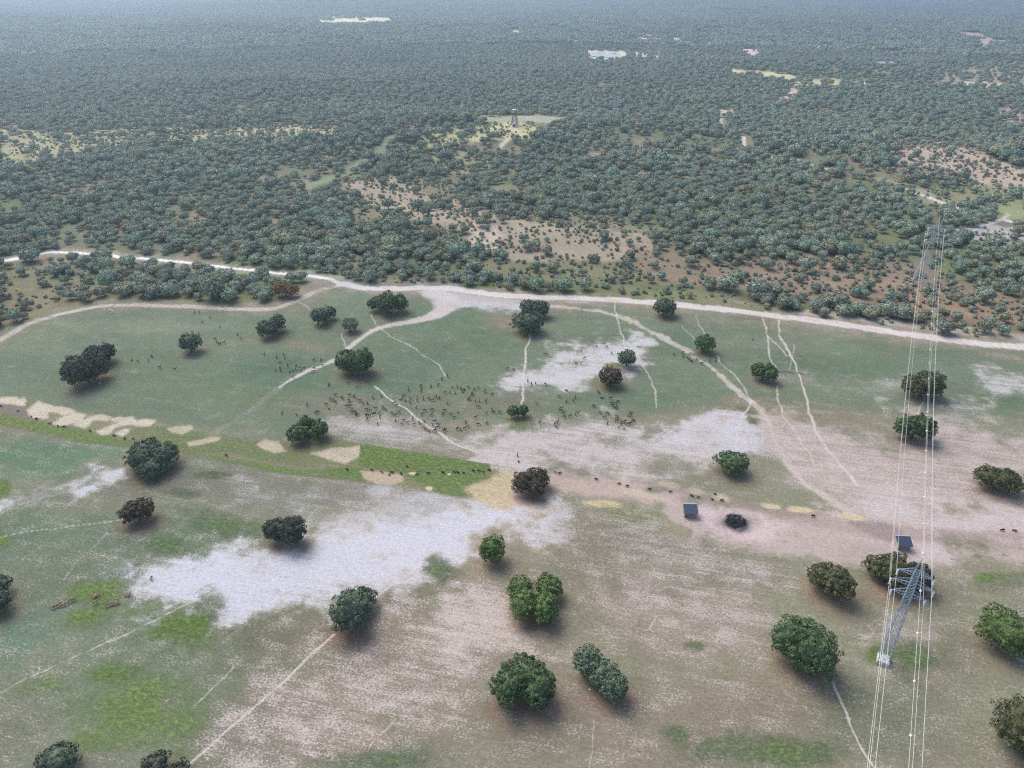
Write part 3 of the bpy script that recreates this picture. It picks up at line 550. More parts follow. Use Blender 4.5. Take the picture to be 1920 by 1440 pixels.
# --- clearings in the woods: (polygon, density, ground colour, opacity)
CLR = [
 ([(645, 345), (735, 328), (800, 360), (870, 385), (960, 408), (1080, 420), (1210, 440), (1250, 470), (1130, 488), (980, 492), (900, 470), (870, 440), (790, 412), (700, 385)], .13, 'b19e8d', .9, 5),
 ([(610, 330), (740, 318), (1000, 385), (1240, 425), (1320, 500), (1180, 535), (960, 535), (900, 510), (860, 465), (760, 440), (690, 430), (640, 400)], .5, '8a8165', .55, 8),
 ([(880, 395), (945, 440), (940, 480), (880, 470)], .15, 'b0a08e', .8, 5),
 ([(1640, 268), (1740, 258), (1860, 292), (1930, 318), (1930, 372), (1820, 340), (1660, 295)], .22, 'b09a86', .9, 5),
 ([(1180, 468), (1400, 480), (1650, 480), (1800, 520), (1930, 540), (1930, 622), (1700, 592), (1500, 562), (1340, 548), (1200, 515)], .42, '8f7c66', .8, 10),
 ([(1420, 480), (1640, 492), (1780, 545), (1920, 580), (1920, 612), (1740, 580), (1520, 545), (1430, 520)], .3, '958068', .7, 8),
 ([(0, 240), (150, 250), (300, 238), (420, 245), (560, 232), (640, 245), (540, 268), (400, 265), (250, 275), (120, 300), (0, 300)], .22, 'a09a72', .9, 4),
 ([(0, 300), (80, 300), (60, 320), (0, 325)], .3, '9fa068', .9, 4),
 ([(400, 240), (620, 238), (640, 262), (420, 258)], .3, 'a89c74', .9, 3),
 ([(790, 255), (850, 245), (950, 228), (1010, 238), (1010, 262), (900, 262), (850, 275), (810, 285)], .2, 'b8b07c', .95, 3),
 ([(700, 300), (790, 262), (870, 262), (900, 290), (960, 300), (880, 320), (760, 310)], .55, '96946a', .7, 5),
 ([(560, 348), (640, 322), (690, 290), (720, 262), (765, 255), (770, 262), (735, 275), (700, 300), (650, 330), (580, 352)], .0, '7e8f6c', .95, 2),
 ([(720, 258), (800, 236), (900, 226), (900, 232), (810, 245), (730, 268)], .25, '8d9470', .8, 3),
 ([(890, 218), (980, 217), (1060, 219), (1060, 226), (980, 226), (900, 224)], .0, '9a9c80', .95, 1.5),
 ([(1105, 288), (1120, 290), (1135, 308), (1115, 312)], .0, '8f9272', .9, 2),
 ([(1180, 322), (1320, 330), (1330, 342), (1200, 334)], .3, '9b8c70', .8, 3),
 ([(1255, 300), (1285, 296), (1290, 312), (1260, 312)], .3, '9b9a70', .8, 3),
 ([(1370, 129), (1400, 131), (1440, 134), (1490, 142), (1494, 150), (1450, 148), (1420, 138), (1372, 136)], .0, 'b6b084', .95, 1.2),
 ([(1490, 150), (1640, 150), (1660, 156), (1560, 162), (1490, 156)], .4, 'b0ac84', .9, 2),
 ([(1480, 163), (1498, 164), (1488, 182), (1462, 192), (1445, 192), (1475, 180)], .05, 'b8a48e', .95, 1.5),
 ([(1350, 205), (1375, 205), (1372, 214), (1352, 216)], .1, 'b0a890', .9, 1.5),
 ([(585, 34), (640, 31), (738, 33), (740, 38), (680, 42), (600, 43)], .05, 'd0cca0', 1, 1),
 ([(760, 34), (930, 31), (935, 35), (780, 38)], .3, 'c8c8ac', .9, 1), ([(950, 58), (980, 55), (985, 60), (958, 68)], .0, 'b8bc8c', .95, 1),
 ([(1188, 66), (1240, 64), (1245, 72), (1195, 78)], .15, 'c4b8ac', .95, 1.2), ([(1250, 68), (1290, 72), (1300, 84), (1268, 80)], .25, 'b8aca4', .9, 1.5), ([(1060, 75), (1090, 74), (1090, 80)], .3, 'b0aaa4', .9, 1),
 ([(1390, 92), (1420, 90), (1422, 100), (1402, 108), (1392, 104)], .05, 'c0aaa0', .95, 1.2), ([(1300, 96), (1360, 98), (1400, 112), (1350, 118), (1300, 108)], .25, '9e907c', .7, 2),
 ([(1098, 96), (1115, 95), (1170, 96), (1176, 104), (1160, 108), (1106, 108)], .0, 'c2b6a8', 1, .6), ([(1190, 100), (1260, 105), (1262, 109), (1190, 106)], .2, 'bcb098', .9, 1),
 ([(1760, 36), (1775, 36), (1780, 48), (1764, 48)], .0, 'bcaa94', 1, 1), ([(1620, 22), (1630, 20), (1627, 32), (1618, 34)], .0, 'b8bcb4', 1, 1), ([(1795, 58), (1830, 62), (1870, 75), (1920, 78), (1920, 84), (1840, 80), (1790, 66)], .2, 'b4a48c', .8, 2),
 ([(1740, 120), (1930, 110), (1930, 160), (1740, 160)], .3, '9c9274', .8, 5), ([(1620, 118), (1680, 116), (1700, 130), (1640, 135)], .4, '9a9288', .9, 2), ([(1800, 150), (1850, 152), (1900, 158), (1900, 162), (1800, 158)], .1, 'b4ae94', .9, 1),
 ([(1860, 205), (1930, 200), (1930, 235), (1880, 230)], .4, 'aa988a', .7, 3),
 ([(1640, 335), (1700, 345), (1790, 375), (1800, 390), (1740, 380), (1660, 352)], .15, '9a9274', .8, 3),
 ([(1730, 350), (1930, 350), (1930, 408), (1880, 408), (1840, 385), (1780, 380)], .35, '8d8a64', .8, 6), ([(1860, 385), (1930, 380), (1930, 408), (1890, 412)], .0, '8d9660', .9, 3),
 ([(1790, 430), (1840, 420), (1920, 428), (1930, 450), (1890, 470), (1830, 455), (1800, 445)], .15, 'a29c9a', .9, 4),
 ([(1620, 365), (1740, 375), (1760, 410), (1700, 412), (1640, 400)], .6, '7c8858', .6, 5),
 ([(1760, 440), (1930, 460), (1930, 560), (1760, 520)], .6, '76864e', .7, 10),
 ([(0, 500), (60, 495), (220, 520), (200, 552), (130, 568), (60, 588), (0, 612)], .4, '84805e', .7, 8),
 ([(120, 480), (420, 500), (600, 516), (420, 506), (180, 488)], .3, '8c8a6c', .6, 5),
 ([(560, 548), (600, 526), (640, 528), (600, 545)], .0, '9a8e7c', .7, 5), ([(700, 520), (760, 522), (840, 530), (840, 536), (700, 536)], .2, '8c8470', .7, 4),
 ([(1500, 585), (1930, 625), (1930, 640), (1700, 618)], .1, '9c948a', .7, 4),
 ([(840, 540), (1000, 548), (1200, 556), (1200, 560), (1000, 553)], .1, '7e8a54', .8, 3),
 ([(860, 515), (960, 530), (960, 548), (860, 538)], .5, '7a8850', .8, 4), ([(1180, 540), (1300, 545), (1440, 575), (1440, 585), (1300, 568), (1180, 556)], .4, '808a5c', .8, 5),
]
for pts, dn, col, op, sf in CLR:
    if max(p[1] for p in pts) < 230: poly([(p[0], p[1] + 4) for p in pts], sf, op, 1.4, col=col, R=.15, G=.05, B=1)
    poly(pts, sf, op, 1.4, col=col, R=.15, G=.15 if dn else .05, B=1)
WTR = [([(1395, 256), (1396, 268), (1405, 278), (1425, 286), (1450, 294)], 4, 'bcb4a8'), ([(1352, 222), (1356, 232), (1352, 238)], 3, 'b8b4a8'), ([(970, 240), (966, 250), (950, 262), (940, 275)], 4, 'bcb09a'), ([(1678, 348), (1710, 358), (1742, 370), (1770, 382), (1800, 390)], 4, 'c4bcae'), ([(1880, 411), (1905, 418), (1950, 430)], 4.5, 'c8c0b4'), ([(1485, 296), (1520, 308), (1560, 318)], 3, 'b4a898'),
                  ([(1892, 400), (1880, 411), (1840, 425), (1815, 440)], 3, 'a8a49e'), ([(1180, 96), (1215, 104), (1262, 107)], 5, 'd0c4a8'), ([(1085, 96), (1120, 94), (1180, 95)], 6, 'd6c8b4')]
for pts, w, c in WTR:
    stroke(pts, w, c, .95, .4, rag=.4)
stroke(ROAD[1:12], [2.9] * 9 + [3.4, 4.4], GRAVEL, 1, .18, rag=.12, B=.1); stroke(ROAD[10:], [5.2] + [6.0] * (len(ROAD) - 11), GRAVEL, 1, .13, rag=.1, B=.1)
stroke([(700, 541), (850, 541), (1000, 557), (1220, 567), (1350, 579), (1500, 598), (1620, 615), (1750, 634), (1920, 651), (2150, 676)], .5, 'bdb8b0', .5, .4, rag=.3)

_l = COL.mean(1, keepdims=True); _g = np.where((MSK[:, 1:2] < .5), .16, .22); COL = COL * (1 - _g) + _l * _g
COL *= np.where(((PY > 540) & (PY < 800))[:, None], np.array([1.06, 1.0, .97]), 1)
COL *= np.where((PY > 560)[:, None] & (MSK[:, 1:2] < .5), 1 + sstep(700, 1050, np.minimum(PY, 2000))[:, None] * np.array([.06, -.005, -.05]) * sstep(250, 700, PX)[:, None] + np.array([.015, 0, -.025]), 1)
_lum = COL.mean(1); _p = sstep(.17, .27, _lum)          # pale soils stay pale, the grassy ground is a little darker
STB *= 1.03; COL *= (1 - (.10 * sstep(500, 620, np.minimum(PY, 2000))) * (1 - _p) + .16 * _p)[:, None]
COL *= 1 + sstep(780, 950, np.where(PY < 9e4, PY, 0))[:, None] * sstep(350, 900, PX)[:, None] * (MSK[:, 1:2] < .5) * np.array([.11, .08, .10])
_w = np.zeros(NV); _w[ixw] = mw_; COL *= (1 + .45 * _w * sstep(.09, .18, _lum))[:, None]
def build_ground():
    me = bpy.data.meshes.new('ground'); me.vertices.add(NV); me.vertices.foreach_set('co', np.stack([X, Y, Z], 1).astype(np.float32).ravel())
    a = np.arange(NR - 1)[:, None] * NA; k = np.arange(NA)[None, :]; k2 = (k + 1) % NA
    q = np.stack([a + k, a + k2, a + NA + k2, a + NA + k], -1).reshape(-1, 4)[:, ::-1].astype(np.int32)
    cap = np.arange(NA).astype(np.int32)
    nq = len(q); me.loops.add(nq * 4 + NA); me.polygons.add(nq + 1)
    me.loops.foreach_set('vertex_index', np.concatenate([q.ravel(), cap[::-1]]))
    st = np.concatenate([np.arange(nq) * 4, [nq * 4]]).astype(np.int32); me.polygons.foreach_set('loop_start', st)
    me.update(calc_edges=True); me.validate()
    me.polygons.foreach_set('use_smooth', [True] * len(me.polygons))
    for nm, arr in (('col', COL), ('msk', MSK), ('stub', STB)):
        at = me.attributes.new(nm, 'FLOAT_COLOR', 'POINT'); at.data.foreach_set('color', np.concatenate([arr, np.ones((NV, 1))], 1).astype(np.float32).ravel())
    me.materials.append(M['ground']); o = bpy.data.objects.new('ground', me); link(o); tag(o, kind='structure')
    if sum(p.normal.z for p in me.polygons[:50]) < 0: me.flip_normals()
build_ground()

# ------------------------------------------------------------------ foliage builder (numpy)
def crown_mesh(name, lobes, clump, nleaf, leaf, mat, seed, dens=1.0, core=.80):
    """lobes: (centre, rx, ry, rz); every lobe is a heap of leafy clumps round a lumpy core"""
    R = np.random.RandomState(seed); cs = []; rs = []
    V = []; Fq = []
    nv = 0
    for (c, rx, ry, rz) in lobes:
        c = np.array(c); area = 4 * math.pi * ((rx * ry) ** 1.6 / 3 + (rx * rz) ** 1.6 / 3 + (ry * rz) ** 1.6 / 3) ** (1 / 1.6)
        n = max(9, int(dens * area * .8 / (math.pi * (clump * .72) ** 2)))
        i = np.arange(n) + .5; ph = np.arccos(1 - 1.72 * i / n); th = math.pi * (1 + 5 ** .5) * i + R.rand() * 6
        d = np.stack([np.cos(th) * np.sin(ph), np.sin(th) * np.sin(ph), np.cos(ph)], 1) + R.normal(0, .09, (n, 3))
        d /= np.linalg.norm(d, axis=1)[:, None]
        und = 1 + .17 * np.sin(d[:, 0] * 4 + seed) * np.sin(d[:, 1] * 4.3 + seed * 2) + R.normal(0, .08, n)
        p = c + d * np.array([rx - clump * .5, ry - clump * .5, rz - clump * .5]) * und[:, None]
        cs.append(p); rs.append(clump * R.uniform(.65, 1.25, n))
        # core
        nu, nw = 12, 7
        for a in range(nw + 1):
            for b in range(nu):
                f = math.pi * a / nw; g = 2 * math.pi * b / nu; k = core * (1 + .1 * math.sin(3 * g + seed) * math.sin(2 * f))
                V.append(np.array([[c[0] + (rx * k) * math.sin(f) * math.cos(g), c[1] + ry * k * math.sin(f) * math.sin(g), c[2] + rz * k * math.cos(f)]]))
        for a in range(nw):
            for b in range(nu):
                b2 = (b + 1) % nu; Fq.append(np.array([[nv + a * nu + b, nv + (a + 1) * nu + b, nv + (a + 1) * nu + b2, nv + a * nu + b2]]))
        nv += (nw + 1) * nu
    P = np.concatenate(cs); Rr = np.concatenate(rs); n = len(P)
    # leaf quads on each clump
    K = nleaf; d = R.normal(0, 1, (n, K, 3)); d[..., 2] += .35
    cen = np.mean([np.array(l[0]) for l in lobes], 0) - np.array([0, 0, .5]); outw = P - cen; outw /= np.linalg.norm(outw, axis=1)[:, None] + 1e-6
    d += outw[:, None, :] * .8
    d /= np.linalg.norm(d, axis=2)[..., None]
    q = P[:, None, :] + d * (Rr[:, None] * R.uniform(.72, 1.08, (n, K)))[..., None] * np.array([1, 1, .85])
    q = q.reshape(-1, 3); nrm = d.reshape(-1, 3) + R.normal(0, .27, (n * K, 3)); nrm /= np.linalg.norm(nrm, axis=1)[:, None]
    t = np.cross(nrm, R.normal(0, 1, nrm.shape)); t /= np.linalg.norm(t, axis=1)[:, None]; b = np.cross(nrm, t)
    s = leaf * R.uniform(.6, 1.25, len(q))[:, None]; s2 = s * R.uniform(.55, 1, len(q))[:, None]
    keep = q[:, 2] > .12; q, t, b, s, s2 = q[keep], t[keep], b[keep], s[keep], s2[keep]
    quad = np.stack([q - t * s - b * s2 * .3, q + t * s * .2 - b * s2, q + t * s + b * s2 * .3, q - t * s * .2 + b * s2], 1).reshape(-1, 3)
    m = len(q); idx = nv + np.arange(m * 4).reshape(-1, 4)
    V = np.concatenate(V + [quad]); Fa = np.concatenate(Fq + [idx])
    V[:, 2] = np.maximum(V[:, 2], .05)
    me = bpy.data.meshes.new(name); me.vertices.add(len(V)); me.vertices.foreach_set('co', V.astype(np.float32).ravel())
    me.loops.add(len(Fa) * 4); me.loops.foreach_set('vertex_index', Fa.astype(np.int32).ravel()); me.polygons.add(len(Fa))
    me.polygons.foreach_set('loop_start', (np.arange(len(Fa)) * 4).astype(np.int32)); me.update(calc_edges=True); me.materials.append(mat)
    return me
def trunk_mesh(lobes, base_r=.35, seed=0, mat=None):
    mb = MB(); r = random.Random(seed); mb.tube([(0, 0, -.3), (.05, .03, .6), (0, 0, 1.5)], [base_r * 1.35, base_r, base_r * .85], 8)
    for (c, rx, ry, rz) in lobes:
        for k in range(2 if len(lobes) > 1 else 4):
            e = Vector(c) + Vector((r.uniform(-.5, .5) * rx, r.uniform(-.5, .5) * ry, r.uniform(-.2, .4) * rz))
            mid = e * .5 + Vector((0, 0, .6)); mb.tube([(0, 0, 1.2), mid, e], [base_r * .6, base_r * .4, base_r * .15], 6)
    me = bpy.data.meshes.new('trunk'); me.from_pydata([tuple(v) for v in mb.v], [], mb.f); me.materials.append(mat or M['bark']); me.update(); return me
# pasture oaks
for i, (t, lg) in enumerate(zip(FT, FTG)):
    b = Vector((sum(l[0].x * l[1] for l in lg), sum(l[0].y * l[1] for l in lg), 0)) / sum(l[1] for l in lg)
    root = empty('pasture_oak', (b.x, b.y, 0)); tag(root, t[2], 'tree', 'oaks scattered over the pasture')
    lobes = [((l[0].x - b.x, l[0].y - b.y, l[0].z), l[1], l[2], l[3]) for l in lg]
    big = max(l[1] for l in lobes); cl = .62 + .06 * big
    tiny = i == 15
    me = crown_mesh('crown', lobes, cl * (.6 if tiny else 1), 40 if lg[0][0].y < 170 else 24, .2 if lg[0][0].y < 170 else .27, M['f_' + t[0]], 100 + i, dens=.8, core=.4 if tiny else .8)
    link(bpy.data.objects.new('crown', me), root); link(bpy.data.objects.new('trunk', trunk_mesh(lobes, .32 if big > 3 else .2, i)), root)

# ------------------------------------------------------------------ woodland
def inpoly(px, py, pts):
    ins = np.zeros(len(px), bool); m = len(pts)
    for i in range(m):
        ax, ay = pts[i]; bx, by = pts[(i + 1) % m]
        if ay != by: ins ^= ((ay > py) != (by > py)) & (px < (bx - ax) * (py - ay) / (by - ay) + ax)
    return ins
def roaddist(x, y, pts):
    g = [gp(*p) for p in catmull(pts, 4)]; best = np.full(len(x), 1e9)
    for a, b in zip(g[:-1], g[1:]):
        ex, ey = b.x - a.x, b.y - a.y; t = np.clip(((x - a.x) * ex + (y - a.y) * ey) / (ex * ex + ey * ey + 1e-9), 0, 1)
        best = np.minimum(best, np.hypot(x - a.x - t * ex, y - a.y - t * ey))
    return best
DENSE = [[(230, 498), (400, 505), (570, 528), (560, 556), (480, 574), (250, 566)], [(600, 400), (860, 470), (900, 505), (960, 545), (850, 532), (700, 526), (590, 505)], [(250, 420), (600, 400), (640, 500), (400, 490)], [(1560, 575), (1700, 580), (1860, 600), (1860, 632), (1640, 606)], [(1300, 520), (1400, 540), (1460, 585), (1330, 565)], [(1000, 500), (1060, 505), (1080, 550), (960, 545)]]
def scatter(r0, r1, sp, seed, jit=.48, scrub=False):
    R = np.random.RandomState(seed); half = math.radians(47)
    gx = np.arange(-r1 * math.sin(half) - sp, r1 * math.sin(half) + sp, sp); gy = np.arange(r0 * .6, r1 + sp, sp * .87)
    A, B = np.meshgrid(gx, gy); A = A + (np.arange(len(gy)) % 2)[:, None] * sp * .5
    x = (A + R.uniform(-jit, jit, A.shape) * sp).ravel(); y = (B + R.uniform(-jit, jit, B.shape) * sp).ravel()
    r = np.hypot(x, y); k = (r >= r0) & (r < r1) & (np.abs(np.arctan2(x, y)) < half); x, y = x[k], y[k]
    z = terrain(x, y); px, py = to_px(x, y, z)
    k = inpoly(px, py, WOOD)
    dens = np.clip(.86 + 1.9 * (fbm(x, y, 38, 3, 77) - .5), .25, 1)
    ps = np.clip((py - 60) / 400, .08, 1); qx = px + (fbm(x, y, 14, 3, 81) - .5) * 60 * ps; qy = py + (fbm(x, y, 14, 3, 83) - .5) * 34 * ps
    cl = np.ones(len(x))
    for pts, dn, *_ in CLR: cl = np.where(inpoly(qx, qy, pts) | (inpoly(qx, qy - 5, pts) & (py < 230)), np.minimum(cl, dn ** .8) if dn > 0 else -1, cl)
    if scrub:
        k &= (cl > .05) & (cl < .8) & (R.rand(len(x)) < .55 * sstep(.35, .6, fbm(x, y, 12, 2, 91)) + .1)
        return x[k], y[k], z[k], px[k], py[k], R, dens[k]
    for pts in DENSE: dens = np.where(inpoly(qx, qy, pts) & (cl >= 1), 1, dens)
    tw = gp(965, 234); k &= ~((np.abs(x - tw.x) < 9) & (y < tw.y + 8) & (y > tw.y - 26))
    for fx, fy in ((1152, 214), (1236, 107), (624, 226)):
        q = gp(fx, fy); k &= ~((np.abs(x - q.x) < 4) & (y < q.y + 4) & (y > q.y - 16))
    for pts, w, c in WTR: k &= roaddist(x, y + 2.5, pts) > w / 2 + 3.2
    dens = dens * cl
    k &= R.rand(len(x)) < np.clip(dens, 0, 1)
    return x[k], y[k], z[k], px[k], py[k], R, dens[k]
x1, y1, z1, px1, py1, R1, dn1 = scatter(200, 700, 5.6, 1)
rd = np.minimum(roaddist(x1, y1, ROAD[1:-1]), 1e9); kk = rd > 5.5
rd2 = roaddist(x1, y1, CURVE[1:]); kk &= rd2 > 6
kk &= np.abs(np.hypot(x1 - gp(1724, 532).x, y1 - gp(1724, 532).y)) > 9
ot = gp(537, 556); kk &= np.hypot(x1 - ot.x, y1 - ot.y) > 7
x1, y1, z1, px1, py1, dn1 = [v[kk] for v in (x1, y1, z1, px1, py1, dn1)]
sz1 = (.5 + .62 * R1.rand(len(x1)) ** 1.3) * (.72 + .56 * fbm(x1, y1, 26, 2, 79)) * np.where(dn1 < .5, .8, 1.0)
big1 = R1.rand(len(x1)) < .06; sz1 = np.where(big1, sz1 * 1.45, sz1)
# prototypes: dome crowns about 7 m wide at scale 1
def proto_lobes(s):
    r = random.Random(s); L = [((0, 0, 3.0), 2.8, 2.8, 2.2)]
    for k in range(r.choice((1, 2, 2, 3))):
        a = r.uniform(0, 6.28); L.append(((math.cos(a) * 1.7, math.sin(a) * 1.7, r.uniform(2.7, 3.9)), r.uniform(1.5, 2.1), r.uniform(1.5, 2.1), r.uniform(1.1, 1.6)))
    return L
NP = 8
PROTO = [(crown_mesh('crown', proto_lobes(200 + i), .78, 15, .26, M['f_forest'], 300 + i, .85), trunk_mesh(proto_lobes(200 + i), .22, i)) for i in range(NP)]
vis = (px1 > -10) & (px1 < 1930) & (py1 > 0)
crownpx = F_PX / (y1 * math.cos(PITCH) + CAM_H * .5) * sz1 * 7
order = np.argsort(-np.where(vis, crownpx, 0)); near = order[:290]; rest = np.ones(len(x1), bool); rest[near] = False
def wood_label(px, py, s):
    size = 'small' if s < .68 else ('middling' if s < .95 else 'large')
    if px < 250: w = 'in the open scrub beyond the curved track at far left'
    elif px < 430 and py > 500: w = 'in the grove between the curved track and the gravel road at left'
    elif px < 600 and py > 500: w = 'in the grove beside the rust-brown tree at left'
    elif px < 600: w = 'beyond the narrow stretch of gravel road at left'
    elif px < 800: w = 'at the forest edge above the fork of the road'
    elif px < 1000: w = 'at the forest edge above the two touching oaks'
    elif px < 1200: w = 'at the forest edge above the middle of the road'
    elif px < 1400: w = 'at the forest edge above the small oak under the road'
    elif px < 1560: w = 'on the scrubby slope above the forked footpaths'
    elif px < 1700: w = 'on the orange scrubby slope left of the far pylon'
    elif px < 1800: w = 'below the far pylon beside the gravel road'
    else: w = 'on the slope at the right edge above the road'
    return size, w
for j in near:
    root = empty('holm_oak', (x1[j], y1[j], z1[j]), rnd.uniform(0, 6.28)); s = float(sz1[j]); root.scale = (s, s, s * rnd.uniform(.85, 1.1))
    size, w = wood_label(px1[j], py1[j], s); _q = min(rd[kk][j], rd2[kk][j]); rw = 'front-row' if _q < 14 else 'second-row' if _q < 24 else 'third-row' if _q < 36 else 'inner'; tag(root, f'{size} {rw} oak {w}', 'tree', f'{size} {rw} oaks {w}')
    cm, tm = PROTO[rnd.randrange(NP)]; link(bpy.data.objects.new('crown', cm), root); link(bpy.data.objects.new('trunk', tm), root)
root = empty('rusty_tree', (ot.x, ot.y, 0)); tag(root, 'rust-brown tree at the right end of the left grove above the track', 'tree')
ol = [((-1.5, 0, 3.8), 3.6, 3.2, 3), ((2.6, -.5, 3.2), 3, 2.8, 2.4)]
link(bpy.data.objects.new('crown', crown_mesh('crown', ol, .8, 26, .26, M['f_orange'], 77, .9)), root); link(bpy.data.objects.new('trunk', trunk_mesh(ol, .3, 5)), root)

# everything beyond the 290 nearest trees: one woodland object
x2, y2, z2, px2, py2, R2, dn2 = scatter(700, 1500, 7.0, 2); sz2 = .62 + .6 * R2.rand(len(x2))
x3, y3, z3, px3, py3, R3, dn3 = scatter(1500, 5200, 22.0, 3); sz3 = .85 + .45 * R3.rand(len(x3))
x4, y4, z4_, px4, py4, R4, dn4 = scatter(200, 760, 3.0, 4, scrub=True); k4 = (roaddist(x4, y4, ROAD[1:-1]) > 6) & (roaddist(x4, y4, CURVE[1:]) > 5); x4, y4, z4_ = x4[k4], y4[k4], z4_[k4]; sz4 = .14 + .24 * R4.rand(len(x4)) ** 1.5
xs = np.concatenate([x1[rest], x2, x3, x4]); ysx = np.concatenate([y1[rest], y2, y3, y4]); zs = np.concatenate([z1[rest], z2, z3, z4_ - .25])
ss = np.concatenate([sz1[rest], sz2, sz3, sz4]); r_ = np.hypot(xs, ysx)
print('trees', len(near), rest.sum(), len(x2), len(x3))
MIDP = [crown_mesh('mid_crown', proto_lobes(200 + i), .95, 8, .42, M['f_stuff'], 400 + i, .8) for i in range(5)]
FARP = []
for i in range(5):
    r = random.Random(500 + i); L = []
    for a in range(-1, 2):
        for b in range(-1, 2):
            s = r.uniform(2.8, 4.4); L.append(((a * 7.3 + r.uniform(-2, 2), b * 7.3 + r.uniform(-2, 2), r.uniform(2.6, 5.0)), s, s, s * .8))
    FARP.append(crown_mesh('far_clump', L, 1.7, 6, .8, M['f_stuff'], 600 + i, .5))
NEARP = []
for i in range(NP):
    me = PROTO[i][0].copy(); me.materials.clear(); me.materials.append(M['f_stuff']); NEARP.append(me)
pc = bpy.data.collections.new('woodland_kinds')
kinds = []
for k, me in enumerate(NEARP + MIDP + FARP):
    o = bpy.data.objects.new('kind_%02d' % k, me); pc.objects.link(o)
idx = np.where((r_ < 520) & (ss > .4), R2.randint(0, NP, len(xs)), np.where(r_ < 1500, NP + R2.randint(0, 5, len(xs)), NP + 5 + R2.randint(0, 5, len(xs)))).astype(np.int32)
me = bpy.data.meshes.new('woodland'); me.vertices.add(len(xs)); me.vertices.foreach_set('co', np.stack([xs, ysx, zs], 1).astype(np.float32).ravel())
for nm, ty, arr in (('sc', 'FLOAT', ss.astype(np.float32)), ('rot', 'FLOAT', (R2.rand(len(xs)) * 6.283).astype(np.float32)), ('tint', 'FLOAT', np.clip(.55 * R2.rand(len(xs)) + .45 * sstep(.3, .7, .5 * fbm(xs, ysx, 70, 2, 95) + .5 * fbm(xs, ysx, 350, 2, 96)), 0, 1).astype(np.float32)), ('kind_i', 'INT', idx)):
    at = me.attributes.new(nm, ty, 'POINT'); at.data.foreach_set('value', arr)
wo = bpy.data.objects.new('woodland', me); link(wo); tag(wo, 'dense grey-green oak woodland stretching to the horizon beyond the road', 'woodland', kind='stuff')
ng = bpy.data.node_groups.new('woodland_scatter', 'GeometryNodeTree'); ng.interface.new_socket('Geometry', in_out='INPUT', socket_type='NodeSocketGeometry'); ng.interface.new_socket('Geometry', in_out='OUTPUT', socket_type='NodeSocketGeometry')
gi = ng.nodes.new('NodeGroupInput'); go = ng.nodes.new('NodeGroupOutput'); iop = ng.nodes.new('GeometryNodeInstanceOnPoints'); ci = ng.nodes.new('GeometryNodeCollectionInfo')
ci.inputs['Collection'].default_value = pc; ci.inputs['Separate Children'].default_value = True; ci.inputs['Reset Children'].default_value = True
def named(nm, ty):
    n = ng.nodes.new('GeometryNodeInputNamedAttribute'); n.data_type = ty; n.inputs['Name'].default_value = nm; return n.outputs['Attribute']
GL = ng.links.new; iop.inputs['Pick Instance'].default_value = True
m2p = ng.nodes.new('GeometryNodeMeshToPoints')
GL(gi.outputs[0], m2p.inputs['Mesh']); GL(m2p.outputs[0], iop.inputs['Points']); GL(ci.outputs[0], iop.inputs['Instance']); GL(named('kind_i', 'INT'), iop.inputs['Instance Index'])
cb = ng.nodes.new('ShaderNodeCombineXYZ'); GL(named('rot', 'FLOAT'), cb.inputs[2]); e2r = ng.nodes.new('FunctionNodeEulerToRotation'); GL(cb.outputs[0], e2r.inputs[0]); GL(e2r.outputs[0], iop.inputs['Rotation'])
GL(named('sc', 'FLOAT'), iop.inputs['Scale']); GL(iop.outputs[0], go.inputs[0])
md = wo.modifiers.new('scatter', 'NODES'); md.node_group = ng

# low shrubs on the scrubby slopes: part of the ground cover
# ------------------------------------------------------------------ pylons and cables
P1 = Vector((74.68, 96.10, 0)); P2 = gp(1724, 532); LD = Vector((P2.x - P1.x, P2.y - P1.y, 0)).normalized(); LN = Vector((LD.y, -LD.x, 0))
def lattice(mb, w0, z0, w1, z1, n, t, rot):
    def cor(w, z): return [rot @ Vector((sx * w / 2, sy * w / 2, z)) for sx, sy in ((-1, -1), (1, -1), (1, 1), (-1, 1))]
    prev = cor(w0, z0); 
    for k in range(1, n + 1):
        f = k / n; cur = cor(w0 + (w1 - w0) * f, z0 + (z1 - z0) * f)
        for c in range(4):
            d = (c + 1) % 4
            mb.bar(prev[c], cur[c], t * 1.4); mb.bar(prev[c], cur[d], t * .8); mb.bar(prev[d], cur[c], t * .8); mb.bar(cur[c], cur[d], t * .7)
        prev = cur
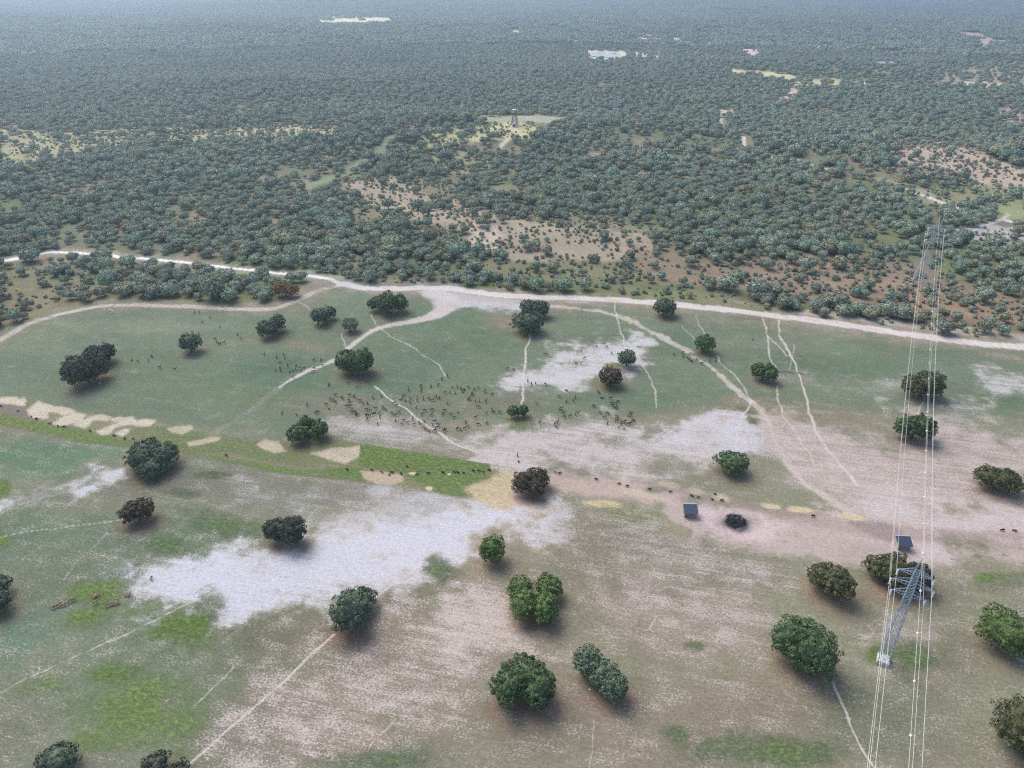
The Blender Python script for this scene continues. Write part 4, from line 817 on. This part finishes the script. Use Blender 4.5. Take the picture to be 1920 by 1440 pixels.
def pylon(loc, label, base_w, waist_w, top_w, wz, H, arms, t, tension, ang):
    """arms: (height, half span). returns insulator end points (left, right per arm) and peak"""
    root = empty('pylon', loc); tag(root, label, 'pylon'); rot = Matrix.Rotation(ang, 3, 'Z')
    mb = MB(); lattice(mb, base_w, .5, waist_w, wz, 8, t, rot); lattice(mb, waist_w, wz, top_w, H - 3.2, 8, t * .85, rot)
    pk = Vector((0, 0, H))
    for sx, sy in ((-1, -1), (1, -1), (1, 1), (-1, 1)): mb.bar(rot @ Vector((sx * top_w / 2, sy * top_w / 2, H - 3.2)), pk, t)
    mb.build('tower_body', M['steel'] if not tension else M['steel_far'], root)
    ends = []
    for h, half in arms:
        f = (h - wz) / (H - 3.2 - wz); w = waist_w + (top_w - waist_w) * min(max(f, 0), 1)
        for s in (-1, 1):
            ab = MB(); tip = rot @ Vector((s * half, 0, h + .1))
            for sy in (-1, 1):
                a = rot @ Vector((s * w / 2, sy * w / 2, h)); b = rot @ Vector((s * w / 2, sy * w / 2, h + 1.1))
                ab.bar(a, tip, t * .9); ab.bar(b, tip, t * .8)
                for q in (.25, .5, .75): ab.bar(a.lerp(tip, q), b.lerp(tip, q - .18), t * .55)
            for q in (.2, .4, .6, .8): ab.bar((rot @ Vector((s * w / 2, -w / 2, h))).lerp(tip, q), (rot @ Vector((s * w / 2, w / 2, h))).lerp(tip, q), t * .55)
            arm = ab.build('cross_arm', M['steel'] if not tension else M['steel_far'], root)
            if not tension:
                ins = MB()
                for k in range(9): ins.bar(tip + Vector((0, 0, -.1 - k * .15)), tip + Vector((0, 0, -.22 - k * .15)), .17 if k % 2 == 0 else .14, 8)
                ins.build('insulator_string', M['glass'], arm, True); ends.append(Vector(loc) + tip + Vector((0, 0, -1.5)))
            else:
                for dd in (-LD, TD):
                    ins = MB()
                    for k in range(7): ins.bar(tip + dd * (.2 + k * .2), tip + dd * (.33 + k * .2), .16, 7)
                    ins.build('insulator_string', M['glass'] if s < 0 else M['teal_glass'], arm, True)
                jp = MB(); jp.tube([tip - LD * 1.6, tip - LD * .8 + Vector((0, 0, -1.2)), tip + TD * .8 + Vector((0, 0, -1.2)), tip + TD * 1.6], .05, 5); jp.build('jumper_cable', M['wire'], arm)
                ends.append(Vector(loc) + tip)
    return root, ends, Vector(loc) + pk
arms1 = [(18.6, 2.9), (21.2, 3.6), (23.8, 3.0)]
ang1 = math.atan2(LN.y, LN.x)
e3 = gp(1912, 387, 25); TD = Vector((e3.x - P2.x, e3.y - P2.y, 0)).normalized()
r1, E1, K1 = pylon(P1, 'near blue-grey lattice pylon with three pairs of arms on a white concrete block', 1.9, 1.2, .9, 17.5, 28.0, arms1, .052, False, ang1)
fb = MB(); rt = Matrix.Rotation(ang1, 3, 'Z'); fb.box((0, 0, .35), (2.3, 2.3, 1.1), rt); fb.build('concrete_base', M['concrete'], r1)
arms2 = [(19.6, 3.1), (22.4, 3.5), (25.0, 3.1)]
r2, E2, K2 = pylon(P2, 'far wide-based lattice pylon in the woods where the line turns right', 6.4, 1.5, 1.0, 18.5, 30.0, arms2, .07, True, ang1)
ft = MB()
for sx in (-1, 1):
    for sy in (-1, 1): ft.box(rt @ Vector((sx * 3.2, sy * 3.2, .3)), (.9, .9, .9), rt)
ft.build('concrete_base', M['concrete'], r2)
def sagline(a, b, sag, n=26): return [a.lerp(b, k / n) - Vector((0, 0, 4 * sag * (k / n) * (1 - k / n))) for k in range(n + 1)]
def ball_mesh():
    bm = bmesh.new(); bmesh.ops.create_uvsphere(bm, u_segments=10, v_segments=6, radius=.21); me = bpy.data.meshes.new('marker_ball'); bm.to_mesh(me); bm.free(); me.materials.append(M['ball'])
    me.polygons.foreach_set('use_smooth', [True] * len(me.polygons)); return me
BALL = ball_mesh()
def at_len(pts, step, off=0):
    out = []; acc = -off
    for a, b in zip(pts[:-1], pts[1:]):
        L = (b - a).length
        while acc + L >= step: 
            t = (step - acc) / L; a = a.lerp(b, t); L = (b - a).length; acc = 0; out.append(a.copy())
        acc += L
    return out
names = [('lowest', 'left'), ('lowest', 'right'), ('middle', 'left'), ('middle', 'right'), ('topmost', 'left'), ('topmost', 'right')]
for k, (lv, sd_) in enumerate(names):
    back = E1[k] - LD * 228; pts = sagline(back, E1[k], 5) + sagline(E1[k], E2[k] - LD * 1.6, 5)[1:]
    c = MB().tube(pts, .032, 5).build('power_cable', M['wire']); tag(c, f'pale power cable hung from the {lv} {sd_} arms of both pylons', 'cable', 'power cables over the pasture')
    nx = E2[k] + TD * 1.6; p2 = sagline(nx, nx + TD * 190 + Vector((0, 0, 0)), 5)
    c = MB().tube(p2, .035, 5).build('power_cable', M['wire']); tag(c, f'thin power cable leaving the {lv} {sd_} arm of the far pylon towards the right edge', 'cable', 'power cables right of the far pylon')
pts = sagline(K1 - LD * 228, K1, 4) + sagline(K1, K2, 3.5)[1:]
ew = MB().tube(pts, .03, 5).build('earth_wire', M['wire']); tag(ew, 'thin top wire strung with white balls between both pylon peaks', 'cable')
def balls(o, pts, step, off):
    for p in at_len(pts, step, off):
        b = bpy.data.objects.new('marker_ball', BALL); b.location = p; link(b, o)
i0 = next(i for i, p in enumerate(pts) if p.y > 20)
balls(ew, pts[i0:], 9.8, 2)
p3 = sagline(K2, K2 + TD * 190, 3); ew2 = MB().tube(p3, .035, 5).build('earth_wire', M['wire']); tag(ew2, 'top wire with white balls from the far pylon to the right edge', 'cable'); balls(ew2, p3, 9.8, 0)
def small_pylon(px, py, H, label, off=0):
    b = gp(px, py); root = empty('distant_pylon', b); tag(root, label, 'pylon', 'distant pylons'); mb = MB(); rot = Matrix.Rotation(.3, 3, 'Z')
    lattice(mb, 3.8, 0, 1.2, H * .72, 6, .13, rot); lattice(mb, 1.2, H * .72, .3, H, 3, .12, rot); mb.build('tower_body', M['steel_far'], root)
    for h, w in ((.74, 2.6), (.85, 2.6)):
        ab = MB(); ab.bar(rot @ Vector((-w, 0, H * h)), rot @ Vector((w, 0, H * h)), .1); ab.bar(rot @ Vector((-w, 0, H * h)), Vector((0, 0, H * h + 1)), .07); ab.bar(rot @ Vector((w, 0, H * h)), Vector((0, 0, H * h + 1)), .07)
        for s in (-1, 1): ab.bar(rot @ Vector((s * w, 0, H * h)), rot @ Vector((s * w, 0, H * h - 1.1)), .12)
        ab.build('cross_arm', M['steel_far'], root)
small_pylon(1152, 214, 20, 'slim distant pylon in the forest right of the watchtower')
small_pylon(1236, 107, 17, 'tiny distant pylon right of the white pond')
small_pylon(624, 226, 15, 'slim distant pylon in the forest left of the watchtower')

# ------------------------------------------------------------------ watchtower on the hill
def watchtower():
    b = gp(965, 234); root = empty('watchtower', b, .1); tag(root, 'rusty lattice watchtower with a round railed cabin on the hill', 'watchtower')
    I = Matrix.Identity(3); mb = MB(); lattice(mb, 5.2, 0, 2.7, 9.6, 5, .14, I); mb.build('lattice_legs', M['rust'], root)
    pl = MB(); pl.bar((0, 0, 9.6), (0, 0, 9.85), 2.8, 12); pl.build('platform', M['rust'], root)
    cb = MB(); cb.bar((0, 0, 9.85), (0, 0, 10.9), 1.7, 10); cab = cb.build('cabin', M['greymetal'], root)
    wd = MB(); wd.bar((0, 0, 10.9), (0, 0, 11.7), 1.55, 10); wd.build('window_band', M['darkwood'], cab)
    rf = MB(); rf.bar((0, 0, 11.7), (0, 0, 12.4), 2.1, 12, .4); rf.build('roof', M['greymetal'], root)
    rl = MB()
    for k in range(12):
        a = k * math.pi / 6; c = (math.cos(a) * 2.65, math.sin(a) * 2.65); a2 = a + math.pi / 6; d = (math.cos(a2) * 2.65, math.sin(a2) * 2.65)
        rl.bar((*c, 9.85), (*c, 10.9), .05); rl.bar((*c, 10.9), (*d, 10.9), .05); rl.bar((*c, 10.4), (*d, 10.4), .04)
    rl.build('railing', M['greymetal'], root)
    st = MB(); st.bar((1.6, -2.0, 0), (1.0, -1.4, 9.6), .06); st.bar((1.1, -2.0, 0), (.5, -1.4, 9.6), .06)
    for k in range(24): z = k * .4; f = z / 9.6; st.bar((1.6 - .6 * f, -2 + .6 * f, z), (1.1 - .6 * f, -2 + .6 * f, z), .04)
    st.build('ladder', M['rust'], root)
    q = gp(963, 237.5); h = empty('hut', (q.x, q.y, q.z)); tag(h, 'tiny pale hut with a dark doorway at the foot of the watchtower', 'hut')
    w = MB(); w.box((0, .6, 1.1), (3, 2.2, 2.2)); w.build('wall', M['white'], h); d = MB(); d.box((.3, -.52, .9), (1.4, .06, 1.8)); d.build('doorway', M['darkwood'], h)
    r = MB(); r.box((0, .6, 2.28), (3.4, 2.6, .16)); r.build('roof', M['greymetal'], h)
watchtower()

# ------------------------------------------------------------------ feeding shelters
def shelter(px, py, rz, label, w=3.1, d=2.1, lean=False):
    b = gp(px, py); root = empty('feeding_shelter', b, rz); tag(root, label, 'shelter', 'feeding shelters')
    hb, hf = 2.5, 1.75       # high at the back, low to the front
    for sx in (-1, 1):
        for sy, h in ((-1, hf), (1, hb)):
            p = MB(); p.box((sx * (w / 2 - .12), sy * (d / 2 - .15), h / 2), (.14, .14, h)); p.build('post', M['wood'], root)
    def H(y): return hf + (hb - hf) * (y + d / 2) / d
    mb = MB(); th = math.atan2(hb - hf, d); rx = Matrix.Rotation(th, 3, 'X'); L = math.hypot(d + .7, (hb - hf) * 1.25)
    mb.box((0, -.1, (hf + hb) / 2 + .02), (w + .5, L, .07), rx)
    for k in range(int((w + .4) / .42)): mb.box((-w / 2 - .1 + k * .42, -.1, (hf + hb) / 2 + .075), (.07, L, .05), rx)
    roof = mb.build('roof', M['navy'], root)
    rg = MB(); rg.box((0, L / 2 * math.cos(th) - .12, (hf + hb) / 2 + .1 + L / 2 * math.sin(th)), (w + .56, .22, .06), rx); rg.build('ridge_trim', M['greymetal'], roof)
    side = MB()
    for k in range(6): side.box((-w / 2 + .1, 0, .3 + k * .28), (.05, d - .3, .2))
    side.build('side_wall', M['paletimber'], root)
    for k in range(3):
        sidr = None
    bk = MB()
    for k in range(5): bk.box((0, d / 2 - .1, .35 + k * .36), (w - .3, .05, .24))
    bk.build('back_wall', M['wood'], root)
    tr = MB(); tr.box((0, -.55, .62), (w - .5, .7, .08)); tr.box((0, -.9, .78), (w - .5, .06, .4)); tr.box((0, -.2, .78), (w - .5, .06, .4))
    for sx in (-1, 1): tr.box((sx * (w / 2 - .4), -.55, .3), (.1, .6, .58))
    tr.build('trough', M['wood'], root)
    rail = MB(); rail.box((0, -d / 2 + .15, 1.15), (w - .3, .06, .12)); rail.build('front_rail', M['paletimber'], root)
shelter(1293, 966, -.06, 'wooden feeding shelter with navy roof left of the dark bare tree')
shelter(1691, 1027, -.08, 'wooden feeding shelter with navy roof and pale side beside the cables', 2.9, 2.0)

# dark leafless tree with pale stones at its foot
def bare_tree():
    b = gp(1378, 983); root = empty('bare_tree', b); tag(root, 'low dark leafless tree with a wide flat crown beside the first shelter', 'tree')
    r = random.Random(5); tk = MB(); tk.tube([(0, 0, -.2), (.05, 0, .5), (0, .05, 1.0)], [.24, .18, .16], 8); tk.build('trunk', M['deadbark'], root)
    br = MB()
    def grow(p, d, L, w, n):
        e = p + d * L; br.tube([p, p.lerp(e, .5) + Vector((r.uniform(-.1, .1), r.uniform(-.1, .1), r.uniform(-.04, .08))) * L, e], [w, w * .8, w * .55], 4)
        if n == 0: return
        for k in range(3 if n < 3 else 4):
            nd = (d + Vector((r.uniform(-.9, .9), r.uniform(-.9, .9), r.uniform(-.35, .35)))).normalized(); nd.z *= .5; grow(e, nd.normalized(), L * .72, w * .6, n - 1)
    for k in range(9):
        a = k * .7; grow(Vector((0, 0, .9)), Vector((math.cos(a), math.sin(a), .25)).normalized(), 1.0, .07, 4)
    br.build('branches', M['deadbark'], root)
    tm = crown_mesh('twigs', [((.2, .1, 1.0), 2.3, 2.2, .75), ((-1.0, .3, 1.0), 1.3, 1.5, .6)], .55, 30, .13, M['twig'], 9, .8, .35); link(bpy.data.objects.new('twigs', tm), root)
bare_tree()
def stone(px, py, s, label):
    b = gp(px, py); bm = bmesh.new(); bmesh.ops.create_icosphere(bm, subdivisions=2, radius=s)
    r = random.Random(int(px)); off = [r.uniform(0, 9) for _ in range(3)]
    for v in bm.verts: v.co *= 1 + .18 * math.sin(v.co.x * 5 / s + off[0]) * math.cos(v.co.y * 4 / s + off[1]); v.co.z *= .55
    me = bpy.data.meshes.new('boulder'); bm.to_mesh(me); bm.free(); me.materials.append(M['stone']); o = bpy.data.objects.new('boulder', me); o.location = b + Vector((0, 0, s * .2)); link(o)
    tag(o, label, 'stone')
stone(1369, 982, .45, 'white stone at the left foot of the dark bare tree'); stone(1387, 985, .4, 'white stone at the right foot of the dark bare tree')
stone(1366, 887, .3, 'small white stone under the round oak above the shelters'); stone(1106, 1293, .22, 'small white stone left of the elongated pale oak')
stone(507, 630, .28, 'small white stone under the two-lobed oak at left'); stone(187, 719, .28, 'small white stone under the touching pair of dark oaks')
stone(163, 835, .25, 'small white stone on the grass left of the big blue-green oak')

# ------------------------------------------------------------------ ponds and buildings in the woods
def pond(pts, label, dz=.25):
    g = [gp(*p) for p in pts]; z = max(v.z for v in g) + dz; c = sum(g, Vector()) / len(g); c.z = z
    vs_ = [(v.x - c.x, v.y - c.y, 0) for v in g]; o = mesh_obj('pond', vs_, [list(range(len(vs_)))], M['water']); o.location = c; tag(o, label, 'pond'); o['kind'] = 'structure'
    return o
pond([(1104, 100), (1130, 99), (1160, 99.5), (1164, 102), (1160, 106), (1135, 108.5), (1108, 106.5)], 'bright white pond far off in the forest')
pond([(1888, 432), (1897, 430.5), (1903, 434), (1912, 438), (1918, 441), (1917, 445), (1905, 442), (1895, 437)], 'small white pond beside the clearing at the right edge', .05)
def hut(px, py, w, d, h, rz, wall, roof, label, cat='shed'):
    b = gp(px, py); root = empty('shed', b, rz); tag(root, label, cat)
    m = MB(); m.box((0, 0, h / 2), (w, d, h)); m.build('wall', wall, root)
    m = MB(); v0 = [(-w / 2 - .3, -d / 2 - .3, h), (w / 2 + .3, -d / 2 - .3, h), (w / 2 + .3, d / 2 + .3, h), (-w / 2 - .3, d / 2 + .3, h), (-w / 2 - .3, 0, h + d * .22), (w / 2 + .3, 0, h + d * .22)]
    m.v = [Vector(v) for v in v0]; m.f = [[0, 1, 5, 4], [2, 3, 4, 5], [1, 2, 5], [3, 0, 4], [3, 2, 1, 0]]; m.v = [v + Vector((0, 0, .01)) for v in m.v]; m.build('roof', roof, root)
    m = MB(); m.box((w * .1, -d / 2 - .02, h * .4), (w * .22, .06, h * .8)); m.build('door', M['darkwood'], root)
hut(1866, 461, 5, 3, 1.6, -.1, M['darkwood'], M['darkwood'], 'low dark shed under trees in the clearing by the right edge')
hut(1844, 451, 3.6, 1.8, 1.2, -.1, M['darkwood'], M['darkwood'], 'tiny dark shed left of the low dark shed in the clearing')
hut(1658, 124, 20, 9, 4, .1, M['white'], M['greymetal'], 'long grey-roofed farm building far off in the right woods', 'building')
hut(1330, 212, 5, 4, 3, 0, M['white'], M['greymetal'], 'small white hut in the forest right of the slim pylon')
hut(1785, 121, 6, 4, 3, 0, M['white'], M['greymetal'], 'small pale hut far off near the top right')

# ------------------------------------------------------------------ animals
def skin_mesh(name, nodes, edges, mat, lvl=1):
    me = bpy.data.meshes.new(name); me.from_pydata([n[0] for n in nodes], edges, []); o = bpy.data.objects.new(name, me); scene.collection.objects.link(o)
    sk = o.modifiers.new('s', 'SKIN')
    for i, n in enumerate(nodes):
        sv = me.skin_vertices[0].data[i]; r = n[1]; sv.radius = (r, r) if not hasattr(r, '__len__') else r; sv.use_root = (i == 0)
    su = o.modifiers.new('u', 'SUBSURF'); su.levels = lvl; su.render_levels = lvl
    dg = bpy.context.evaluated_depsgraph_get(); ev = o.evaluated_get(dg); out = bpy.data.meshes.new_from_object(ev)
    bpy.data.objects.remove(o); out.materials.clear(); out.materials.append(mat); out.polygons.foreach_set('use_smooth', [True] * len(out.polygons)); out.name = name
    return out
def deer(pose, mat):
    n = []; e = []
    def add(p, r, par=None):
        n.append((p, r)); i = len(n) - 1
        if par is not None: e.append((par, i))
        return i
    lie = pose == 'lying'; dz = -.52 if lie else 0
    pel = add((-.45, 0, .95 + dz), .17); ab = add((-.1, 0, .92 + dz), .19, pel); ch = add((.35, 0, .90 + dz), .2, ab); sh = add((.52, 0, 1.0 + dz), .14, ch)
    if pose == 'grazing': nk = add((.85, 0, .72), .085, sh); hd = add((1.05, 0, .36), .08, nk); mz = add((1.13, 0, .14), .045, hd)
    elif pose == 'walking': nk = add((.85, 0, 1.15), .085, sh); hd = add((1.08, 0, 1.3), .085, nk); mz = add((1.3, 0, 1.2), .045, hd)
    else: nk = add((.72, 0, 1.3 + dz), .085, sh); hd = add((.86, 0, 1.55 + dz), .085, nk); mz = add((1.1, 0, 1.48 + dz), .045, hd)
    for s in (-1, 1):
        ear = add((n[hd][0][0] - .08, s * .15, n[hd][0][2] + .13), .022, hd)
    add((-.66, 0, .98 + dz), .04, pel)
    for s in (-1, 1):
        st = .13 if pose == 'walking' else .03
        if lie:
            k = add((-.5, s * .2, .22), .09, pel); h = add((-.2, s * .25, .08), .045, k); k2 = add((.4, s * .18, .2), .06, ch); add((.68, s * .16, .06), .035, k2)
        else:
            k = add((-.36 + s * st, s * .13, .72), .1, pel); h = add((-.58 + s * st, s * .13, .42), .045, k); f = add((-.52 + s * st * 2, s * .13, .03), .032, h)
            k2 = add((.38 - s * st, s * .13, .62), .065, ch); h2 = add((.39 - s * st * 1.5, s * .13, .34), .038, k2); add((.37 - s * st * 2, s * .13, .03), .03, h2)
    return skin_mesh('deer', n, e, mat)
def boar():
    n = [((-.38, 0, .5), .17), ((0, 0, .52), .21), ((.32, 0, .56), .22), ((.58, 0, .5), .15), ((.8, 0, .38), .08), ((.93, 0, .3), .05), ((-.58, 0, .52), .02)]; e = [(0, 1), (1, 2), (2, 3), (3, 4), (4, 5), (0, 6)]
    for s in (-1, 1):
        n.append(((.5, s * .1, .72), .03)); e.append((3, len(n) - 1))
        n += [((-.36, s * .13, .3), .075), ((-.42, s * .13, .03), .035)]; e += [(0, len(n) - 2), (len(n) - 2, len(n) - 1)]
        n += [((.3, s * .13, .28), .07), ((.31, s * .13, .03), .035)]; e += [(2, len(n) - 2), (len(n) - 2, len(n) - 1)]
    return skin_mesh('boar', n, e, M['boar'])
DM = {(p, c): deer(p, M['deer_' + c]) for p in ('grazing', 'walking', 'alert', 'lying') for c in ('d', 'b', 'r')}
BM = boar()
Z4 = [(235,130,60),(465,108,0),(320,255,200),(255,300,230),(290,315,250),(320,335,240),(385,280,60),(405,295,90),(487,252,200),(540,268,230),(475,312,-20),(605,322,180),(485,350,0),(455,388,190),(490,385,0),(205,365,200),(237,412,-30),(95,460,200),(515,428,-10),(510,458,180),(548,450,-20),(560,480,-60),(575,490,0),(685,428,0),(730,436,180),(765,285,-60),(865,268,-20),(645,350,90),(700,352,-70),(795,412,200),(780,460,0),(880,410,60),(915,420,-70),(840,465,30),(850,508,240),(695,487,190),(700,505,190),(748,492,20),(695,545,230),(820,600,90),(1020,350,0),(1045,378,10),(1075,460,30),(990,470,-30),(1030,490,10),(1035,560,90),(1130,555,0),(1105,600,-10),(1180,585,0),(1240,540,60),(1255,608,20),(1318,585,-50),(1378,572,-30),(1370,645,-20),(1395,665,-20),(1440,690,45),(1495,682,30),(1520,690,-60),(1500,572,0),(1550,610,-30),(1530,640,10),(1475,605,-45),(1615,660,-10),(1625,680,30),(1095,300,10),(1130,268,30),(1155,320,-40),(1215,295,-30),(1205,335,-50),(1295,318,90),(1370,305,80),(1432,295,45),(1475,315,10),(1525,272,-80),(1560,290,-45),(1335,145,45),(1345,175,45),(1340,205,50),(1460,148,-85),(1548,130,30),(1715,165,-40),(1590,60,-50),(1660,25,85),(1775,160,90),(1820,170,-80),(1857,180,-80),(1905,158,-20),(1750,222,-80),(1685,220,60),(1835,210,-40),(1625,225,10),(1285,405,45),(1380,440,0),(1470,430,15),(1350,485,35),(1465,488,50),(1620,438,0),(1600,485,40),(1785,455,-30),(1695,475,-10),(1735,522,0),(1655,355,60),(1915,305,20),(1875,580,60),(1818,665,-80),(1775,660,40),(1865,650,20),(1905,628,80),(1190,190,90),(580,155,20)]
Z5 = [(785,110,180),(1100,75,55),(1060,195,-15),(1130,145,20),(1243,38,60),(1305,18,-20),(1330,45,30),(1375,100,90),(1335,213,-60),(1377,220,70),(440,240,200),(493,248,70),(622,355,80),(655,378,80),(692,375,-80),(778,380,-30),(138,425,70),(175,412,85),(118,465,50),(125,480,0),(235,445,40),(298,472,25),(95,515,40),(152,530,80),(187,530,85),(245,537,45),(172,585,0),(250,640,60),(298,605,-50),(312,632,0),(365,630,-15),(148,683,10),(905,492,-25),(968,432,-30),(968,535,60),(1030,530,-60),(1048,500,75),(700,553,-40),(920,598,-15),(915,618,-15),(945,635,-15),(950,675,-15),(1000,668,20),(1050,652,-60),(1070,638,-20),(1258,455,-35),(1290,500,-20),(1365,508,0),(1430,538,10),(1375,552,0),(1410,545,20),(1385,570,-40),(1400,590,-30),(1415,600,-60),(1425,585,-40),(1215,580,-20),(1275,638,-30),(1338,645,-30),(1310,675,10),(1550,635,-20),(1545,655,-10),(1530,672,0),(1420,670,-20),(1425,690,-10),(1420,712,0),(1470,718,-20),(1495,718,30),(1460,740,80),(1568,700,-20),(1565,715,10),(1530,740,0),(1545,730,10),(1440,770,-50),(1487,785,-15),(1338,738,60),(728,725,40),(890,725,50),(865,740,30),(875,763,-35),(170,742,0),(252,732,40)]
Z3 = [(180,252,210),(195,293,-60),(220,310,-60),(250,315,80),(298,308,20),(485,195,60),(525,243,35),(855,470,70),(1025,510,70),(1120,465,60),(1135,515,75),(1068,582,30),(1070,650,60),(1085,690,80),(1010,685,85),(1180,622,70),(1205,712,75),(1252,690,80),(1290,668,80),(1293,630,30),(1345,655,20),(1402,655,15),(1252,775,90),(1355,690,0),(1540,545,35),(1640,545,50),(1540,645,0),(1660,617,0),(1530,705,10),(1750,890,60),(1450,1165,70),(1100,1285,30),(1300,1300,-60),(1585,1270,20)]
LF = [(1120,312,60),(1095,315,30),(1138,370,0),(1080,425,30),(1120,432,90),(742,580,60),(775,590,10),(836,588,50),(855,560,90),(898,622,0),(985,632,0),(1183,340,60),(1237,395,60)]
RT = [(25,568,-40),(38,580,-40),(52,586,-60),(105,602,0),(150,588,50),(183,587,45),(78,577,90),(38,548,20),(392,465,80),(-50,550,80),(2,560,70),(-2,540,30)]
BL = [(300,575),(340,560),(370,550),(400,545),(440,535),(480,530),(545,480),(575,475),(860,420),(890,410),(925,410),(880,440),(1020,500),(1050,545),(1110,540),(1160,515),(1195,510),(885,510),(1310,400),(1355,390),(1340,415)]
D = [(580 + x / 6.4, 700 + y / 6.4, a) for x, y, a in Z4] + [(860 + x / 4.8, 640 + y / 4.8, a) for x, y, a in Z5] + [(380 + x / 7.385, 600 + y / 7.385, a) for x, y, a in Z3] + [(x / 3, 480 + y / 3, a) for x, y, a in LF] + [(1280 + x / 3, 480 + y / 3, a) for x, y, a in RT] + [(970, 853, 85), (972.5, 863, -80)]
D = [d + ('p',) for d in D] + [(60 + x / 7.385, 1060 + y / 7.385, rnd.choice((20, 45, 60, 30, 200)), 'r') for x, y in BL] + [(284.5, 1084, 70, 'b')]
def where(x, y):
    if y > 1000: return 'in the rough green grass at lower left' if x < 270 else 'alone on the white stubble at lower left'
    if x < 345 and y < 720: return 'beyond the touching dark oaks at left'
    if x < 450: return 'on the grass right of the small round oak at left'
    if x < 640 and y < 705: return 'by the end of the sandy winding track'
    if x < 640 and y > 735 and x > 600: return 'at the left end of the main herd'
    if x < 620: return 'above the irregular oak left of the main herd'
    if y < 695 and x < 1200: return 'above the pale patch in mid pasture'
    if x > 1250: return 'on the path below the small oak right of centre'
    if y > 845: return 'on bare soil above the dark brown oak'
    if x < 700: return 'in the left third of the main herd'
    if x < 745: return 'on pale ground left of the diagonal path'
    if x < 800 and y > 775: return 'bunched along the diagonal path'
    if x < 850: return 'in the herd right of the diagonal path'
    if x < 945: return 'in the herd left of the tiny sparse tree'
    if y < 725: return 'on the pale patch of stubble in mid pasture'
    if x < 1100: return 'between the tiny sparse tree and the brownish oak'
    return 'in the tight bunch below the brownish oak'
def ground_dir(px, py, a):
    p = gp(px, py); q = gp(px + 6 * math.cos(math.radians(a)), py - 6 * math.sin(math.radians(a))); return p, math.atan2(q.y - p.y, q.x - p.x)
for (px, py, a, c) in D:
    p, h = ground_dir(px, py + 3, a)
    pose = rnd.choices(('grazing', 'walking', 'alert', 'lying'), (6, 2, 2, .6))[0]
    if c == 'p': c = 'd' if rnd.random() < .62 else 'b'
    o = bpy.data.objects.new('deer', DM[pose, c]); link(o); o.location = p; o.rotation_euler = (0, 0, h); s = rnd.uniform(.7, .9); o.scale = (s, s * 1.1, s)
    col = {'d': 'dark brown', 'b': 'brown', 'r': 'tawny'}[c]
    ps = {'grazing': 'head down', 'walking': 'walking', 'alert': 'head raised', 'lying': 'lying'}[pose]
    w = where(px, py); tag(o, f'{col} deer, {ps}, {w}', 'deer', f'{col} {ps} deer {w}')
BO = [(x / 6, 730 + y / 6) for x, y in ((15,188),(205,240),(350,300),(410,330),(570,380),(657,412),(727,420),(1018,465),(1283,518),(1403,552),(1500,555))] + [(424, 853.5)]
BO += [(640 + x / 4.8, 830 + y / 4.8) for x, y in ((278,245),(368,265),(450,268),(430,288),(537,278),(685,285),(788,275),(912,268),(1018,265),(1052,269),(1098,269),(1185,250),(1240,252),(1280,262),(1328,245),(590,208),(50,240))]
BO += [(1140 + x / 6, 850 + y / 6) for x, y in ((120,340),(220,365),(465,400),(705,430),(945,480),(1018,493),(1168,515),(1200,455),(1275,530))] + [(1041.7, 885.3), (1050, 886.7), (1117, 898), (1525, 967), (1878, 994), (1901, 995)]
for i, (px, py) in enumerate(BO):
    p, h = ground_dir(px, py + 1.5, rnd.choice((-10, 170, 0, 190, -25, 160)) + rnd.uniform(-12, 12))
    o = bpy.data.objects.new('wild_boar', BM); link(o); o.location = p; o.rotation_euler = (0, 0, h); s = rnd.uniform(.65, .95); o.scale = (s, s, s)
    if px < 260: w = 'rooting along the grassy strip below the straw patches at left'
    elif px < 500: w = 'alone on the strip right of the big blue-green oak'
    elif px < 790: w = 'under the left half of the bright green strip'
    elif px < 950: w = 'under the right end of the bright green strip'
    elif px < 1150: w = 'on bare soil right of the dark brown oak'
    elif px < 1350: w = 'among the straw heaps above the first shelter'
    elif px < 1700: w = 'on the bare track between the two shelters'
    else: w = 'on the bare track at the right edge'
    tag(o, f'small black wild boar {w}', 'wild boar', f'wild boars {w}')

# labels shared by a few: tell them apart by their order from the left
bpy.context.view_layer.update()
ORD = ['leftmost', 'second from left', 'third from left', 'fourth from left', 'fifth from left', 'sixth from left', 'seventh from left', 'eighth from left', 'ninth from left', 'tenth from left']
bylab = {}
for o in scene.objects:
    if o.parent is None and o.get('label') and o.get('category') in ('deer', 'tree', 'wild boar', 'cable'): bylab.setdefault(o['label'], []).append(o)
for lb, os_ in bylab.items():
    if 2 <= len(os_) <= 10:
        os_.sort(key=lambda o: float(to_px(o.location.x, np.float64(o.location.y), o.location.z)[0]))
        for k, o in enumerate(os_):
            t = lb + ', ' + ('rightmost' if k == len(os_) - 1 else ORD[k])
            if len(t.replace('-', ' ').split()) <= 16: o['label'] = t
# ------------------------------------------------------------------ haze
hz = MB(); hz.box((0, 0, 0), (1, 1, 1)); z0 = float(Z.min()) - 1.0; z1_ = 127.0
ho = hz.build('haze', None); ho.location = (0, 0, (z0 + z1_) / 2); ho.scale = (12600, 12600, z1_ - z0); tag(ho, kind='stuff')
hm = bpy.data.materials.new('haze_air'); hm.use_nodes = True; hn = hm.node_tree; hn.nodes.remove(hn.nodes['Principled BSDF'])
pv = hn.nodes.new('ShaderNodeVolumePrincipled'); pv.inputs['Color'].default_value = (.64, .82, 1, 1); pv.inputs['Density'].default_value = .0003; pv.inputs['Anisotropy'].default_value = .65
hn.links.new(pv.outputs[0], hn.nodes['Material Output'].inputs['Volume']); ho.data.materials.append(hm)
